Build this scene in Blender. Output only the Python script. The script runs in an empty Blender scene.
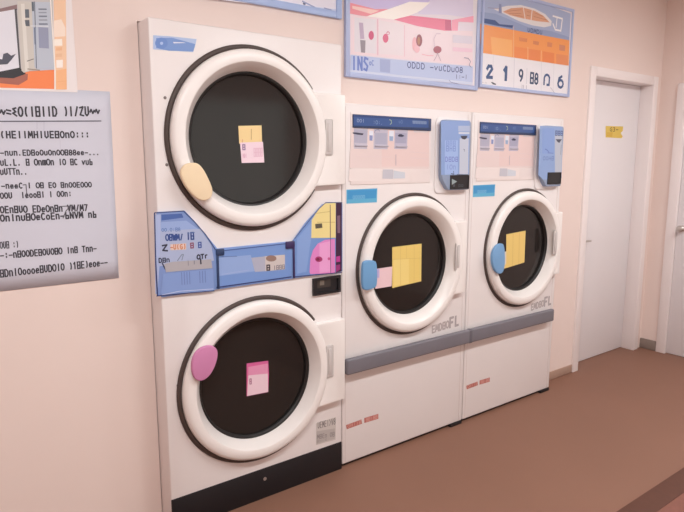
import bpy, bmesh, math, random
from mathutils import Vector, Matrix
random.seed(4)
C = bpy.context.scene.collection
PI = math.pi

# ---------------------------------------------------------------- materials
def lin(h):
    if isinstance(h, str): h = [int(h[i:i+2], 16) for i in (0, 2, 4)]
    out = []
    for c in h:
        c = c / 255
        out.append(c / 12.92 if c <= .04045 else ((c + .055) / 1.055) ** 2.4)
    return (*out, 1)

MATS = {}
def mat(name, hexcol, rough=.5, metal=0, vary=0.0, scale=6, bump=0.0, bscale=200, spec=.5, coat=0):
    key = (name, hexcol, rough, metal)
    if key in MATS: return MATS[key]
    m = bpy.data.materials.new(name); m.use_nodes = True
    nt = m.node_tree; b = nt.nodes['Principled BSDF']
    col = lin(hexcol)
    b.inputs['Base Color'].default_value = col
    b.inputs['Roughness'].default_value = rough
    b.inputs['Metallic'].default_value = metal
    b.inputs['Specular IOR Level'].default_value = spec
    b.inputs['Coat Weight'].default_value = coat
    tc = nt.nodes.new('ShaderNodeTexCoord')
    if vary:
        n = nt.nodes.new('ShaderNodeTexNoise'); n.inputs['Scale'].default_value = scale; n.inputs['Detail'].default_value = 5
        nt.links.new(tc.outputs['Object'], n.inputs['Vector'])
        mx = nt.nodes.new('ShaderNodeMix'); mx.data_type = 'RGBA'
        mx.inputs['A'].default_value = tuple(min(1, c * (1 - vary)) for c in col[:3]) + (1,)
        mx.inputs['B'].default_value = tuple(min(1, c * (1 + vary)) for c in col[:3]) + (1,)
        nt.links.new(n.outputs['Fac'], mx.inputs['Factor'])
        nt.links.new(mx.outputs['Result'], b.inputs['Base Color'])
    if bump:
        n2 = nt.nodes.new('ShaderNodeTexNoise'); n2.inputs['Scale'].default_value = bscale; n2.inputs['Detail'].default_value = 3
        nt.links.new(tc.outputs['Object'], n2.inputs['Vector'])
        bp = nt.nodes.new('ShaderNodeBump'); bp.inputs['Strength'].default_value = bump; bp.inputs['Distance'].default_value = .002
        nt.links.new(n2.outputs['Fac'], bp.inputs['Height']); nt.links.new(bp.outputs['Normal'], b.inputs['Normal'])
    MATS[key] = m
    return m

def tinted_glass():
    m = bpy.data.materials.new('smoked_glass'); m.use_nodes = True
    nt = m.node_tree; b = nt.nodes['Principled BSDF']; out = nt.nodes['Material Output']
    b.inputs['Base Color'].default_value = GLASS_COL
    b.inputs['Roughness'].default_value = .14
    b.inputs['Specular IOR Level'].default_value = .6
    n = nt.nodes.new('ShaderNodeTexNoise'); n.inputs['Scale'].default_value = 5
    tc = nt.nodes.new('ShaderNodeTexCoord'); nt.links.new(tc.outputs['Object'], n.inputs['Vector'])
    mr = nt.nodes.new('ShaderNodeMapRange'); mr.inputs['To Min'].default_value = .06; mr.inputs['To Max'].default_value = .13
    nt.links.new(n.outputs['Fac'], mr.inputs['Value']); nt.links.new(mr.outputs['Result'], b.inputs['Roughness'])
    t = nt.nodes.new('ShaderNodeBsdfTransparent'); t.inputs['Color'].default_value = (.16, .155, .15, 1)
    mx = nt.nodes.new('ShaderNodeMixShader'); mx.inputs['Fac'].default_value = .62
    nt.links.new(t.outputs[0], mx.inputs[1]); nt.links.new(b.outputs[0], mx.inputs[2]); nt.links.new(mx.outputs[0], out.inputs['Surface'])
    return m

def clear_glass():
    m = bpy.data.materials.new('window_glass'); m.use_nodes = True
    nt = m.node_tree; out = nt.nodes['Material Output']
    t = nt.nodes.new('ShaderNodeBsdfTransparent'); t.inputs['Color'].default_value = (.93, .96, .95, 1)
    g = nt.nodes.new('ShaderNodeBsdfGlossy'); g.inputs['Roughness'].default_value = .02
    f = nt.nodes.new('ShaderNodeFresnel'); f.inputs['IOR'].default_value = 1.45
    mx = nt.nodes.new('ShaderNodeMixShader')
    nt.links.new(f.outputs[0], mx.inputs[0]); nt.links.new(t.outputs[0], mx.inputs[1]); nt.links.new(g.outputs[0], mx.inputs[2]); nt.links.new(mx.outputs[0], out.inputs['Surface'])
    return m

def emitter(name, col, s):
    m = bpy.data.materials.new(name); m.use_nodes = True
    b = m.node_tree.nodes['Principled BSDF']
    b.inputs['Emission Color'].default_value = (*col, 1); b.inputs['Emission Strength'].default_value = s
    b.inputs['Base Color'].default_value = (.9, .9, .9, 1)
    return m

LAMP = 33.5
EXPO = 0.0
GLASS_COL = (.034, .027, .025, 1)
WALL = mat('pink_wall_paint', 'eddbd4', .75, vary=.03, scale=2.0, bump=.12, bscale=260)
CEIL = mat('white_ceiling_board', 'efe9e4', .85, vary=.02, bump=.1)
FLOOR = mat('brown_vinyl_floor', '8a6453', .55, vary=.09, scale=1.6, bump=.06, bscale=320, spec=.3)
STEEL = mat('white_painted_steel', 'ece5e4', .38, vary=.025, scale=4)
RINGM = mat('white_door_plastic', 'f3edea', .32, vary=.012, scale=3)
GASK = mat('dark_brown_rubber', '4a3d39', .55, vary=.1)
BLACKTRIM = mat('black_rubber_trim', '1d1a1a', .45, vary=.1)
DRUM = mat('dark_drum_steel', '4c4846', .35, .8, vary=.15, scale=12)
GLASSM = tinted_glass()
BLACK = mat('black_plastic', '17161b', .45, vary=.2, scale=8)
NAVY = mat('navy_plastic', '2b3f66', .4, vary=.1)
BLUEP = mat('blue_plastic_panel', '7b99d2', .35, vary=.04)
PAYM = mat('grey_blue_plastic', '94a3be', .4, vary=.03)
PAYG = mat('pale_grey_plastic', 'c9c6c9', .45, vary=.03)
GREYBAR = mat('grey_rubber_rail', '77747c', .5, vary=.08, scale=9)
GREYBAR2 = mat('dark_grey_rubber_joint', '63616a', .5, vary=.08, scale=9)
HANDLE = mat('grey_handle_plastic', 'cdc6c4', .45, vary=.04)
DOORW = mat('white_door_paint', 'ebe6e8', .45, vary=.012, scale=2)
FRAMEW = mat('white_frame_paint', 'f3eae9', .45, vary=.012, scale=2)
CHROME = mat('brushed_metal', 'c9c3be', .3, .9, vary=.05)
BASEG = mat('grey_vinyl_baseboard', '8f8078', .6, vary=.06)
BASEB = mat('beige_vinyl_baseboard', 'ae9080', .6, vary=.06)
FRAMEB = mat('pale_blue_frame_plastic', 'b3c0e4', .35, vary=.03)
DARKGAP = mat('dark_plinth', '3a302d', .7, vary=.1)
MATB = mat('dark_brown_mat_border', '5e3a2d', .8, vary=.12, scale=30, bump=.3)
MATC = mat('red_brown_mat_weave', '835448', .85, vary=.12, scale=40, bump=.4)

def ink(rgb, rough=.5): return mat('printing_ink', rgb, rough)

# ---------------------------------------------------------------- mesh helpers
def link(name, bm, mats, parent=None, smooth=False, normals=True):
    me = bpy.data.meshes.new(name)
    if normals: bmesh.ops.recalc_face_normals(bm, faces=bm.faces)
    bm.to_mesh(me); bm.free()
    for m in (mats if isinstance(mats, (list, tuple)) else [mats]): me.materials.append(m)
    if smooth:
        for p in me.polygons: p.use_smooth = True
    o = bpy.data.objects.new(name, me); C.objects.link(o)
    if parent is not None:
        o.parent = parent
        o.matrix_parent_inverse = Matrix.Identity(4)
        off = world_of(parent)
        me.transform(Matrix.Translation(-off))
    return o

def world_of(o):
    v = Vector(o.location)
    while o.parent is not None:
        o = o.parent; v = v + Vector(o.location)
    return v

def sharp(o, ang=35):
    me = o.data
    for p in me.polygons: p.use_smooth = True
    bm = bmesh.new(); bm.from_mesh(me)
    for e in bm.edges:
        if len(e.link_faces) == 2 and e.calc_face_angle(0) > math.radians(ang): e.smooth = False
    bm.to_mesh(me); bm.free()
    return o

def box(bm, x0, x1, y0, y1, z0, z1, bev=0, seg=2, mi=0):
    r = bmesh.ops.create_cube(bm, size=1)
    vs = r['verts']
    bmesh.ops.scale(bm, vec=(x1-x0, y1-y0, z1-z0), verts=vs)
    bmesh.ops.translate(bm, vec=((x0+x1)/2, (y0+y1)/2, (z0+z1)/2), verts=vs)
    fs = {f for v in vs for f in v.link_faces}
    for f in fs: f.material_index = mi
    if bev:
        es = {e for v in vs for e in v.link_edges}
        bmesh.ops.bevel(bm, geom=list(es), offset=bev, segments=seg, affect='EDGES', profile=.5)

def newbox(name, m, parent, *a, **k):
    bm = bmesh.new(); box(bm, *a, **k)
    return sharp(link(name, bm, m, parent))

def slab(bm, pts, y0, y1, bev=0, seg=2, mi=0):
    """outline in (x, z), extruded from y1 (back) to y0 (front)"""
    vs = [bm.verts.new((x, y0, z)) for x, z in pts]
    f = bm.faces.new(vs); f.material_index = mi
    r = bmesh.ops.extrude_face_region(bm, geom=[f])
    nv = [g for g in r['geom'] if isinstance(g, bmesh.types.BMVert)]
    bmesh.ops.translate(bm, vec=(0, y1-y0, 0), verts=nv)
    if bev:
        es = [e for e in f.edges] if f.is_valid else []
        front = [e for e in bm.edges if all(abs(v.co.y-y0) < 1e-6 for v in e.verts) and set(e.verts) <= set(vs)]
        bmesh.ops.bevel(bm, geom=front, offset=bev, segments=seg, affect='EDGES', profile=.5)

def lathe(bm, prof, cx, cz, seg=96, mi=0, cap=False):
    """profile (r, y) turned about the y axis through (cx, cz)"""
    rings = []
    for r, y in prof:
        rings.append([bm.verts.new((cx+r*math.cos(2*PI*i/seg), y, cz+r*math.sin(2*PI*i/seg))) for i in range(seg)])
    for a, b in zip(rings, rings[1:]):
        for i in range(seg):
            f = bm.faces.new((a[i], a[(i+1) % seg], b[(i+1) % seg], b[i])); f.material_index = mi
    if cap:
        f = bm.faces.new(rings[-1]); f.material_index = mi

def tube(bm, pts, r, seg=10, cap=True):
    pts = [Vector(p) for p in pts]; rings = []
    for i, p in enumerate(pts):
        t = (pts[min(i+1, len(pts)-1)] - pts[max(i-1, 0)]).normalized()
        a = t.cross(Vector((0, 0, 1)) if abs(t.z) < .9 else Vector((1, 0, 0))).normalized(); b = t.cross(a)
        rr = r[i] if isinstance(r, (list, tuple)) else r
        rings.append([bm.verts.new(p + a*rr*math.cos(2*PI*k/seg) + b*rr*math.sin(2*PI*k/seg)) for k in range(seg)])
    for A, B in zip(rings, rings[1:]):
        for k in range(seg): bm.faces.new((A[k], A[(k+1) % seg], B[(k+1) % seg], B[k]))
    if cap: bm.faces.new(rings[0]); bm.faces.new(rings[-1])

# ---------------------------------------------------------------- stroke lettering (marks drawn as the photograph shows them)
def arc(cx, cy, rx, ry, a0, a1, n=10):
    return [(cx+rx*math.cos(math.radians(a0+(a1-a0)*i/n)), cy+ry*math.sin(math.radians(a0+(a1-a0)*i/n))) for i in range(n+1)]
O_ = [arc(.5, .5, .42, .48, 0, 360, 14)]
D_ = [[(.1, 0), (.1, 1), (.5, 1), (.85, .75), (.88, .3), (.6, 0), (.1, 0)]]
GL = {
 '0': O_, 'O': [arc(.5, .5, .46, .5, 0, 360, 14)], 'o': [arc(.5, .35, .36, .34, 0, 360, 12)], 'Q': [arc(.5, .6, .4, .4, 20, 200, 10), [(.1, .6), (.1, .05)], [(.88, .75), (.86, .05), (.55, .05)]],
 'D': D_, '(': [arc(.7, .5, .35, .55, 120, 240, 6)], ')': [arc(.3, .5, .35, .55, 60, -60, 6)],
 'I': [[(.5, 0), (.5, 1)]], '1': [[(.2, .75), (.55, 1), (.55, 0)]], '/': [[(.25, 0), (.75, 1)]], '>': [[(.2, 1), (.8, .5), (.2, 0)]],
 'B': [[(.12, 0), (.12, 1), (.85, 1), (.85, 0), (.12, 0)], [(.12, .5), (.85, .5)]],
 '8': [arc(.5, .72, .34, .28, 0, 360, 10), arc(.5, .26, .4, .27, 0, 360, 10)],
 'E': [[(.85, 1), (.15, 1), (.15, 0), (.85, 0)], [(.15, .5), (.8, .5)]], 'e': [[(.15, .35), (.8, .35), (.7, .65), (.3, .65), (.12, .35), (.3, .02), (.8, .08)]],
 'F': [[(.85, 1), (.15, 1), (.15, 0)], [(.15, .5), (.7, .5)]], 'L': [[(.2, 1), (.2, 0), (.8, 0)]], 'H': [[(.15, 0), (.15, 1)], [(.85, 0), (.85, 1)], [(.15, .5), (.85, .5)]],
 'M': [[(.05, 0), (.15, 1), (.5, .3), (.85, 1), (.95, 0)]], 'm': [[(.08, 0), (.08, .8)], [(.5, 0), (.5, .8)], [(.92, 0), (.92, .8), (.08, .8)]],
 'n': [[(.15, 0), (.15, .75), (.7, .75), (.82, .5), (.82, 0)]], 'u': [[(.15, .75), (.15, .15), (.4, 0), (.82, .1), (.82, .75)]], 'U': [[(.15, 1), (.15, .2), (.45, 0), (.82, .2), (.82, 1)]],
 'W': [[(.02, 1), (.25, 0), (.5, .8), (.75, 0), (.98, 1)]], 'V': [[(.08, 1), (.5, 0), (.92, 1)]], 'v': [[(.1, .7), (.45, .05), (.88, .7)]], 'X': [[(.1, 0), (.9, 1)], [(.1, 1), (.9, 0)]],
 'Z': [[(.1, .9), (.85, 1), (.15, .1), (.9, 0)]], '2': [[(.1, .75), (.3, .98), (.7, .98), (.85, .75), (.12, .05), (.9, .05)]],
 '9': [arc(.48, .7, .36, .3, 0, 360, 12), [(.84, .7), (.75, .3), (.45, 0)]], '6': [arc(.48, .33, .4, .33, 0, 360, 12), [(.1, .4), (.2, .8), (.62, 1)]],
 '3': [[(.15, .95), (.7, .95), (.8, .7), (.4, .52), (.85, .3), (.7, .03), (.12, .05)]], 'G': [[(.85, .85), (.5, 1), (.12, .7), (.12, .3), (.5, 0), (.88, .15), (.88, .45), (.55, .45)]],
 'C': [arc(.55, .5, .42, .5, 50, 310, 10)], 'A': [[(.05, 0), (.5, 1), (.95, 0)], [(.25, .4), (.75, .4)]], 'N': [[(.12, 0), (.12, 1), (.85, 0), (.85, 1)]],
 'T': [[(.05, 1), (.95, 1)], [(.5, 1), (.5, 0)]], 'Y': [[(.1, 1), (.5, .5), (.9, 1)], [(.5, .5), (.5, 0)]], '7': [[(.1, 1), (.9, 1), (.4, 0)]], 'r': [[(.3, 0), (.3, .7), (.8, .75)]],
 'g': [[(.8, .9), (.2, .8), (.7, .5), (.15, .35), (.85, .05)]], '~': [[(0, .4), (.3, .7), (.65, .25), (1, .6)]], '=': [[(.1, .7), (.9, .6)], [(.1, .35), (.9, .25)]],
 '-': [[(.1, .42), (.9, .42)]], '.': [[(.4, 0), (.4, .14)]], ':': [[(.5, .1), (.5, .28)], [(.5, .6), (.5, .78)]], 'S': [[(.85, .9), (.3, 1), (.15, .7), (.8, .35), (.6, 0), (.1, .1)]],
 'b': [[(.2, 1), (.2, 0), (.8, 0), (.8, .5), (.2, .5)]], 'i': [[(.5, 0), (.5, .7)]], '[': [[(.7, 1), (.2, 1), (.2, 0), (.7, 0)]],
}

def stroke(bm, pts, w, y, mi):
    for (x0, z0), (x1, z1) in zip(pts, pts[1:]):
        d = Vector((x1-x0, z1-z0)); L = d.length
        if L < 1e-7: continue
        d /= L; e = d * w * .35; n = Vector((-d.y, d.x)) * w / 2
        q = [(x0-e.x+n.x, z0-e.y+n.y), (x1+e.x+n.x, z1+e.y+n.y), (x1+e.x-n.x, z1+e.y-n.y), (x0-e.x-n.x, z0-e.y-n.y)]
        f = bm.faces.new([bm.verts.new((a, y, b)) for a, b in q]); f.material_index = mi

def lettering(bm, s, a, b, h, w, y, mi):
    nth = 0
    ax = Vector((b[0]-a[0], b[1]-a[1])); n = len(s); cell = ax / n
    lw = min(h * .17, cell.length * .24) * w
    for i, ch in enumerate(s):
        o = Vector(a) + cell * (i + .08); sx = cell * .84
        for pl in GL.get(ch, []):
            q = [(o.x + sx.x*px, o.y + sx.y*px + h*pz) for px, pz in pl]
            for seg in zip(q, q[1:]):
                nth += 1; stroke(bm, list(seg), lw, y - (nth % 6) * 8e-6, mi)

def printed(name, items, y, parent, rough=.5, step=6e-5):
    """a flat printed sheet: every patch and mark lies a hair in front of the one before"""
    bm = bmesh.new(); mats = []; idx = {}
    for k, it in enumerate(items):
        c = it[1]
        if c not in idx: idx[c] = len(mats); mats.append(ink(c, rough))
        yy = y - k * step
        if it[0] == 'poly':
            f = bm.faces.new([bm.verts.new((p[0], yy, p[1])) for p in it[2]]); f.material_index = idx[c]
        elif it[0] == 'line':
            for j, seg in enumerate(zip(it[3], it[3][1:])): stroke(bm, list(seg), it[2], yy - (j % 6) * 8e-6, idx[c])
        else: lettering(bm, it[2], it[3], it[4], it[5], it[6] if len(it) > 6 else 1.0, yy, idx[c])
    for f in bm.faces:
        f.normal_update()
        if f.normal.y > 0: f.normal_flip()
    bmesh.ops.triangulate(bm, faces=[f for f in bm.faces if len(f.verts) > 4])
    return link(name, bm, mats, parent, normals=False)

# measured on the wall and on the machine fronts, metres: (x, z) from the dryer's lower left corner
PRINTS = {
 'menu': [
  ('poly',(232,222,234),[[0.9802,2.2744],[1.8244,2.3988],[1.8487,1.92],[0.9835,1.9105]]),
  ('poly',(206,194,236),[[0.9802,2.2744],[1.8244,2.3988],[1.8302,2.2836],[1.623,2.2653],[1.4163,2.2463],[1.2248,2.2335],[1.0842,2.181],[0.9804,2.1803]]),
  ('poly',(222,214,238),[[1.5009,2.318],[1.8257,2.3727],[1.8308,2.273],[1.6231,2.2633],[1.4166,2.2366]]),
  ('poly',(238,150,162),[[0.9803,2.2279],[1.1342,2.2214],[1.2247,2.2344],[1.0843,2.1792],[0.9805,2.1794]]),
  ('poly',(250,210,205),[[0.9983,2.2162],[1.1599,2.2176],[1.1092,2.1956],[0.9984,2.2036]]),
  ('poly',(253,247,242),[[1.0842,2.181],[1.2379,2.2401],[1.359,2.2886],[1.5013,2.3061],[1.4304,2.2533],[1.3468,2.2171],[1.2588,2.1897],[1.1475,2.1822]]),
  ('poly',(240,221,228),[[0.9864,2.1766],[1.2588,2.1897],[1.6649,2.1905],[1.8308,2.207],[1.84,2.0245],[0.9893,1.9981]]),
  ('poly',(234,118,150),[[1.2561,2.1894],[1.3058,2.2057],[1.3675,2.2239],[1.5036,2.2327],[1.6581,2.2424],[1.665,2.1885],[1.6108,2.1817],[1.4181,2.1796]]),
  ('poly',(205,90,130),[[1.6134,2.2364],[1.6582,2.2404],[1.665,2.1885],[1.6169,2.1846]]),
  ('poly',(246,165,188),[[1.6628,2.242],[1.8334,2.2862],[1.8351,2.2524],[1.715,2.2407],[1.7122,2.1944],[1.6665,2.1887]]),
  ('poly',(230,224,232),[[1.0106,2.1663],[1.1424,2.1741],[1.1442,2.0178],[1.0112,2.0133]]),
  ('poly',(236,224,230),[[1.1604,2.1746],[1.3229,2.1731],[1.3261,2.0267],[1.1623,2.0197]]),
  ('line',(226,160,190),0.0037,[[1.1526,2.1773],[1.1546,2.0131]]),
  ('line',(232,180,200),0.0029,[[1.3271,2.1717],[1.3304,2.0232]]),
  ('poly',(190,170,196),[[1.0375,2.1471],[1.0621,2.1485],[1.0701,2.0773],[1.0453,2.0744]]),
  ('poly',(150,140,150),[[1.0453,2.0698],[1.0776,2.0708],[1.0756,2.0144],[1.0506,2.0137]]),
  ('poly',(206,74,122),[[1.1292,2.1002],[1.1285,2.0938],[1.1262,2.0877],[1.1225,2.0827],[1.118,2.0792],[1.1129,2.0776],[1.1078,2.0781],[1.1032,2.0805],[1.0995,2.0846],[1.0971,2.09],[1.0962,2.0963],[1.097,2.1027],[1.0993,2.1087],[1.1029,2.1137],[1.1074,2.1172],[1.1125,2.1188],[1.1176,2.1184],[1.1222,2.1161],[1.1259,2.112],[1.1283,2.1065]]),
  ('poly',(216,88,128),[[1.2216,2.0979],[1.2208,2.0913],[1.2183,2.0851],[1.2143,2.08],[1.2092,2.0764],[1.2035,2.0748],[1.1978,2.0751],[1.1926,2.0775],[1.1885,2.0817],[1.1858,2.0872],[1.1848,2.0936],[1.1856,2.1002],[1.1882,2.1063],[1.1921,2.1114],[1.1972,2.115],[1.2029,2.1167],[1.2086,2.1164],[1.2137,2.114],[1.2179,2.1099],[1.2206,2.1043]]),
  ('poly',(196,110,140),[[1.2292,2.1228],[1.2287,2.1201],[1.2273,2.1175],[1.2249,2.1153],[1.222,2.1137],[1.2188,2.1129],[1.2155,2.1129],[1.2125,2.1138],[1.2102,2.1154],[1.2086,2.1176],[1.2081,2.1202],[1.2085,2.1229],[1.21,2.1255],[1.2123,2.1277],[1.2152,2.1292],[1.2185,2.1301],[1.2218,2.13],[1.2247,2.1292],[1.2271,2.1276],[1.2286,2.1254]]),
  ('poly',(240,222,230),[[1.2239,2.1212],[1.2237,2.1197],[1.223,2.1182],[1.2218,2.1171],[1.2203,2.1162],[1.2187,2.1158],[1.2171,2.1158],[1.2156,2.1163],[1.2144,2.1172],[1.2136,2.1184],[1.2134,2.1199],[1.2136,2.1214],[1.2143,2.1228],[1.2155,2.124],[1.2169,2.1249],[1.2186,2.1253],[1.2202,2.1253],[1.2217,2.1248],[1.2229,2.1239],[1.2236,2.1226]]),
  ('poly',(238,180,190),[[1.4148,2.0927],[1.4142,2.0822],[1.412,2.0725],[1.4084,2.0646],[1.4038,2.0593],[1.3986,2.057],[1.3932,2.0581],[1.3884,2.0624],[1.3844,2.0695],[1.3818,2.0786],[1.3807,2.0889],[1.3813,2.0994],[1.3834,2.109],[1.387,2.1169],[1.3916,2.1222],[1.3968,2.1245],[1.4021,2.1234],[1.407,2.1192],[1.411,2.1122],[1.4137,2.1031]]),
  ('poly',(146,62,78),[[1.4502,2.1138],[1.4494,2.1044],[1.4466,2.0957],[1.442,2.0885],[1.4361,2.0836],[1.4295,2.0814],[1.4228,2.0821],[1.4167,2.0857],[1.4117,2.0918],[1.4085,2.0997],[1.4072,2.1088],[1.408,2.1181],[1.4108,2.1267],[1.4154,2.1339],[1.4212,2.1388],[1.4278,2.1411],[1.4345,2.1404],[1.4406,2.1369],[1.4456,2.1309],[1.4489,2.1229]]),
  ('poly',(176,110,80),[[1.4359,2.1101],[1.4355,2.1039],[1.4343,2.0982],[1.4322,2.0935],[1.4294,2.0903],[1.4264,2.089],[1.4232,2.0897],[1.4204,2.0922],[1.418,2.0963],[1.4165,2.1017],[1.4158,2.1078],[1.4161,2.114],[1.4174,2.1197],[1.4195,2.1243],[1.4222,2.1275],[1.4253,2.1288],[1.4284,2.1282],[1.4313,2.1257],[1.4336,2.1216],[1.4352,2.1162]]),
  ('poly',(240,190,200),[[1.4341,2.0698],[1.4333,2.0642],[1.4305,2.0588],[1.4262,2.0544],[1.4207,2.0512],[1.4145,2.0497],[1.4083,2.0499],[1.4026,2.0519],[1.3981,2.0554],[1.3952,2.0601],[1.3941,2.0655],[1.3949,2.0712],[1.3976,2.0765],[1.4019,2.0809],[1.4074,2.084],[1.4135,2.0856],[1.4197,2.0854],[1.4254,2.0835],[1.43,2.08],[1.433,2.0753]]),
  ('line',(240,170,185),0.003,[[1.4507,2.0464],[1.4949,2.0438],[1.532,2.0476]]),
  ('line',(205,180,200),0.0031,[[1.5809,2.1627],[1.5508,2.159],[1.5337,2.1315],[1.5381,2.0912],[1.5865,2.0945]]),
  ('poly',(168,82,100),[[1.5915,2.0836],[1.5902,2.0778],[1.586,2.0721],[1.5795,2.0673],[1.5711,2.0638],[1.5617,2.0619],[1.5524,2.0619],[1.5439,2.0636],[1.5371,2.067],[1.5327,2.0717],[1.531,2.0772],[1.5323,2.083],[1.5364,2.0886],[1.5429,2.0934],[1.5512,2.0969],[1.5604,2.0988],[1.5698,2.0989],[1.5784,2.0973],[1.5853,2.0939],[1.5898,2.0892]]),
  ('line',(180,150,170),0.0031,[[1.5616,2.065],[1.5576,2.0502],[1.5373,2.0235]]),
  ('line',(180,150,170),0.0031,[[1.5616,2.065],[1.5729,2.0486],[1.589,2.0264]]),
  ('poly',(240,205,222),[[1.6763,2.1063],[1.8304,2.1146],[1.8314,2.0953],[1.6771,2.0854]]),
  ('poly',(222,214,228),[[1.6737,2.1688],[1.8272,2.1787],[1.8292,2.1392],[1.6753,2.1293]]),
  ('poly',(190,203,236),[[0.9869,1.996],[1.3378,2.0041],[1.8402,2.0212],[1.8418,1.9228],[0.9847,1.9143]]),
  ('poly',(212,220,242),[[0.9871,1.9294],[1.3115,1.9303],[1.8411,1.937],[1.8418,1.9228],[0.9847,1.9143]]),
  ('poly',(168,180,220),[[1.1666,1.9952],[1.2353,1.9971],[1.2336,1.9356],[1.1699,1.9359]]),
  ('txt',(112,134,206),'INS',[0.9895,1.9315],[1.099,1.9346],0.0574,1.2),
  ('txt',(112,134,206),'oC',[1.0987,1.9602],[1.1307,1.9612],0.0227),
  ('txt',(72,80,140),'0DDD -vuCDu08',[1.3455,1.9711],[1.7623,1.9807],0.0278),
  ('txt',(60,66,130),'I:-I',[1.699,1.9454],[1.8001,1.9513],0.0213),
  ('line',(90,96,160),0.0021,[[1.6549,1.9334],[1.6679,1.9238],[1.7357,1.9182]]),
  ('line',(110,110,150),0.0032,[[1.7668,2.0607],[1.7998,2.0607],[1.8188,2.0464],[1.8098,2.026],[1.8271,2.0146]]),
 ],
 'price': [
  ('poly',(170,184,216),[[1.8804,2.4365],[2.3655,2.4497],[2.7418,2.4252],[2.7433,2.2646],[1.8904,2.2527]]),
  ('poly',(150,166,204),[[1.887,2.3157],[2.0156,2.3235],[2.3216,2.2891],[2.5558,2.296],[2.7414,2.2834],[2.7433,2.2646],[1.8904,2.2527]]),
  ('poly',(232,227,228),[[1.9974,2.3459],[2.1153,2.3799],[2.2388,2.4024],[2.3694,2.4018],[2.4776,2.3859],[2.5464,2.3544],[2.5429,2.3265],[2.4745,2.3086],[2.3582,2.3049],[2.2272,2.3119],[2.1187,2.3294]]),
  ('poly',(222,166,136),[[2.0794,2.343],[2.151,2.3724],[2.2579,2.3922],[2.3704,2.3898],[2.4589,2.3743],[2.5272,2.3439],[2.3942,2.3342],[2.2441,2.3316],[2.1449,2.3331]]),
  ('line',(240,232,228),0.0064,[[2.2613,2.3948],[2.2846,2.3327]]),
  ('line',(240,232,228),0.0066,[[2.3474,2.392],[2.3409,2.3315]]),
  ('line',(180,120,90),0.0021,[[2.1173,2.3505],[2.2443,2.3772]]),
  ('line',(180,120,90),0.0021,[[2.1354,2.3424],[2.2459,2.3557]]),
  ('line',(180,120,90),0.0021,[[2.1623,2.3376],[2.258,2.3422]]),
  ('line',(180,120,90),0.0022,[[2.3714,2.3777],[2.4534,2.3691]]),
  ('line',(180,120,90),0.0022,[[2.3654,2.357],[2.4903,2.3538]]),
  ('line',(180,120,90),0.0022,[[2.3,2.3743],[2.3261,2.3758]]),
  ('line',(180,120,90),0.0022,[[2.2978,2.3542],[2.3278,2.354]]),
  ('line',(246,244,246),0.0102,[[2.5557,2.3854],[2.6548,2.3828],[2.6453,2.3094],[2.5873,2.3092],[2.5599,2.3402]]),
  ('line',(246,244,246),0.008,[[2.5991,2.3799],[2.5941,2.3239]]),
  ('poly',(140,150,190),[[2.0427,2.3797],[2.0632,2.3806],[2.0699,2.3311],[2.0424,2.3315]]),
  ('line',(140,120,160),0.002,[[1.9475,2.3449],[2.0477,2.3553]]),
  ('poly',(56,84,140),[[1.918,2.2852],[2.0144,2.2878],[2.053,2.2718],[2.1752,2.2813],[2.1691,2.2665],[2.0365,2.2612],[1.9193,2.2616]]),
  ('txt',(60,76,120),'UDMDU',[2.3086,2.2632],[2.4586,2.2636],0.0219),
  ('poly',(246,160,92),[[1.8904,2.2527],[2.7433,2.2646],[2.7505,2.1097],[1.9019,2.1007]]),
  ('poly',(250,182,112),[[1.9812,2.1954],[2.172,2.1997],[2.1786,2.1054],[1.9986,2.1023]]),
  ('poly',(243,146,84),[[2.1942,2.1662],[2.316,2.1684],[2.3209,2.1061],[2.1985,2.1052]]),
  ('poly',(240,142,84),[[2.3274,2.1674],[2.4469,2.1711],[2.4523,2.1075],[2.3323,2.1061]]),
  ('poly',(238,138,80),[[2.4668,2.1687],[2.588,2.1698],[2.5937,2.1094],[2.4722,2.1071]]),
  ('poly',(234,146,96),[[2.609,2.1673],[2.7356,2.1707],[2.7417,2.1113],[2.6145,2.109]]),
  ('poly',(226,140,90),[[2.2338,2.2233],[2.3117,2.2236],[2.3095,2.2034],[2.239,2.2019]]),
  ('poly',(220,136,92),[[2.369,2.2191],[2.4271,2.219],[2.4249,2.1984],[2.3707,2.1991]]),
  ('poly',(222,140,98),[[2.5116,2.2275],[2.5622,2.2275],[2.5605,2.2018],[2.5119,2.2011]]),
  ('poly',(214,140,110),[[2.6366,2.2265],[2.6999,2.2265],[2.699,2.1932],[2.64,2.1917]]),
  ('line',(252,214,172),0.0032,[[2.1792,2.2753],[2.1915,2.1023]]),
  ('line',(252,214,172),0.0033,[[2.3211,2.1757],[2.3267,2.1045]]),
  ('line',(252,214,172),0.0034,[[2.4549,2.1697],[2.4564,2.1056]]),
  ('poly',(238,236,242),[[1.9019,2.1007],[2.7377,2.1073],[2.7384,1.9291],[2.7219,1.9207],[1.9119,1.916]]),
  ('line',(206,206,218),0.0021,[[2.0091,2.0969],[2.0123,1.9297]]),
  ('line',(206,206,218),0.0033,[[2.199,2.0986],[2.2036,1.9302]]),
  ('line',(190,190,205),0.0034,[[2.3211,2.0543],[2.3244,1.9639]]),
  ('line',(206,206,218),0.0023,[[2.4606,2.1037],[2.4716,1.9282]]),
  ('line',(206,206,218),0.0023,[[2.59,2.1043],[2.598,1.9295]]),
  ('txt',(52,84,134),'2',[1.9489,1.9699],[2.0165,1.9732],0.0656,1.6),
  ('txt',(52,84,134),'1',[2.1,1.9734],[2.1498,1.974],0.0673,2.0),
  ('txt',(52,74,110),'9',[2.2407,1.9778],[2.293,1.9774],0.0622,1.2),
  ('txt',(52,74,110),'B8',[2.3523,1.9728],[2.44,1.9725],0.0589,1.2),
  ('txt',(52,84,134),'Q',[2.4839,1.9712],[2.5652,1.9713],0.0624,1.3),
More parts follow.
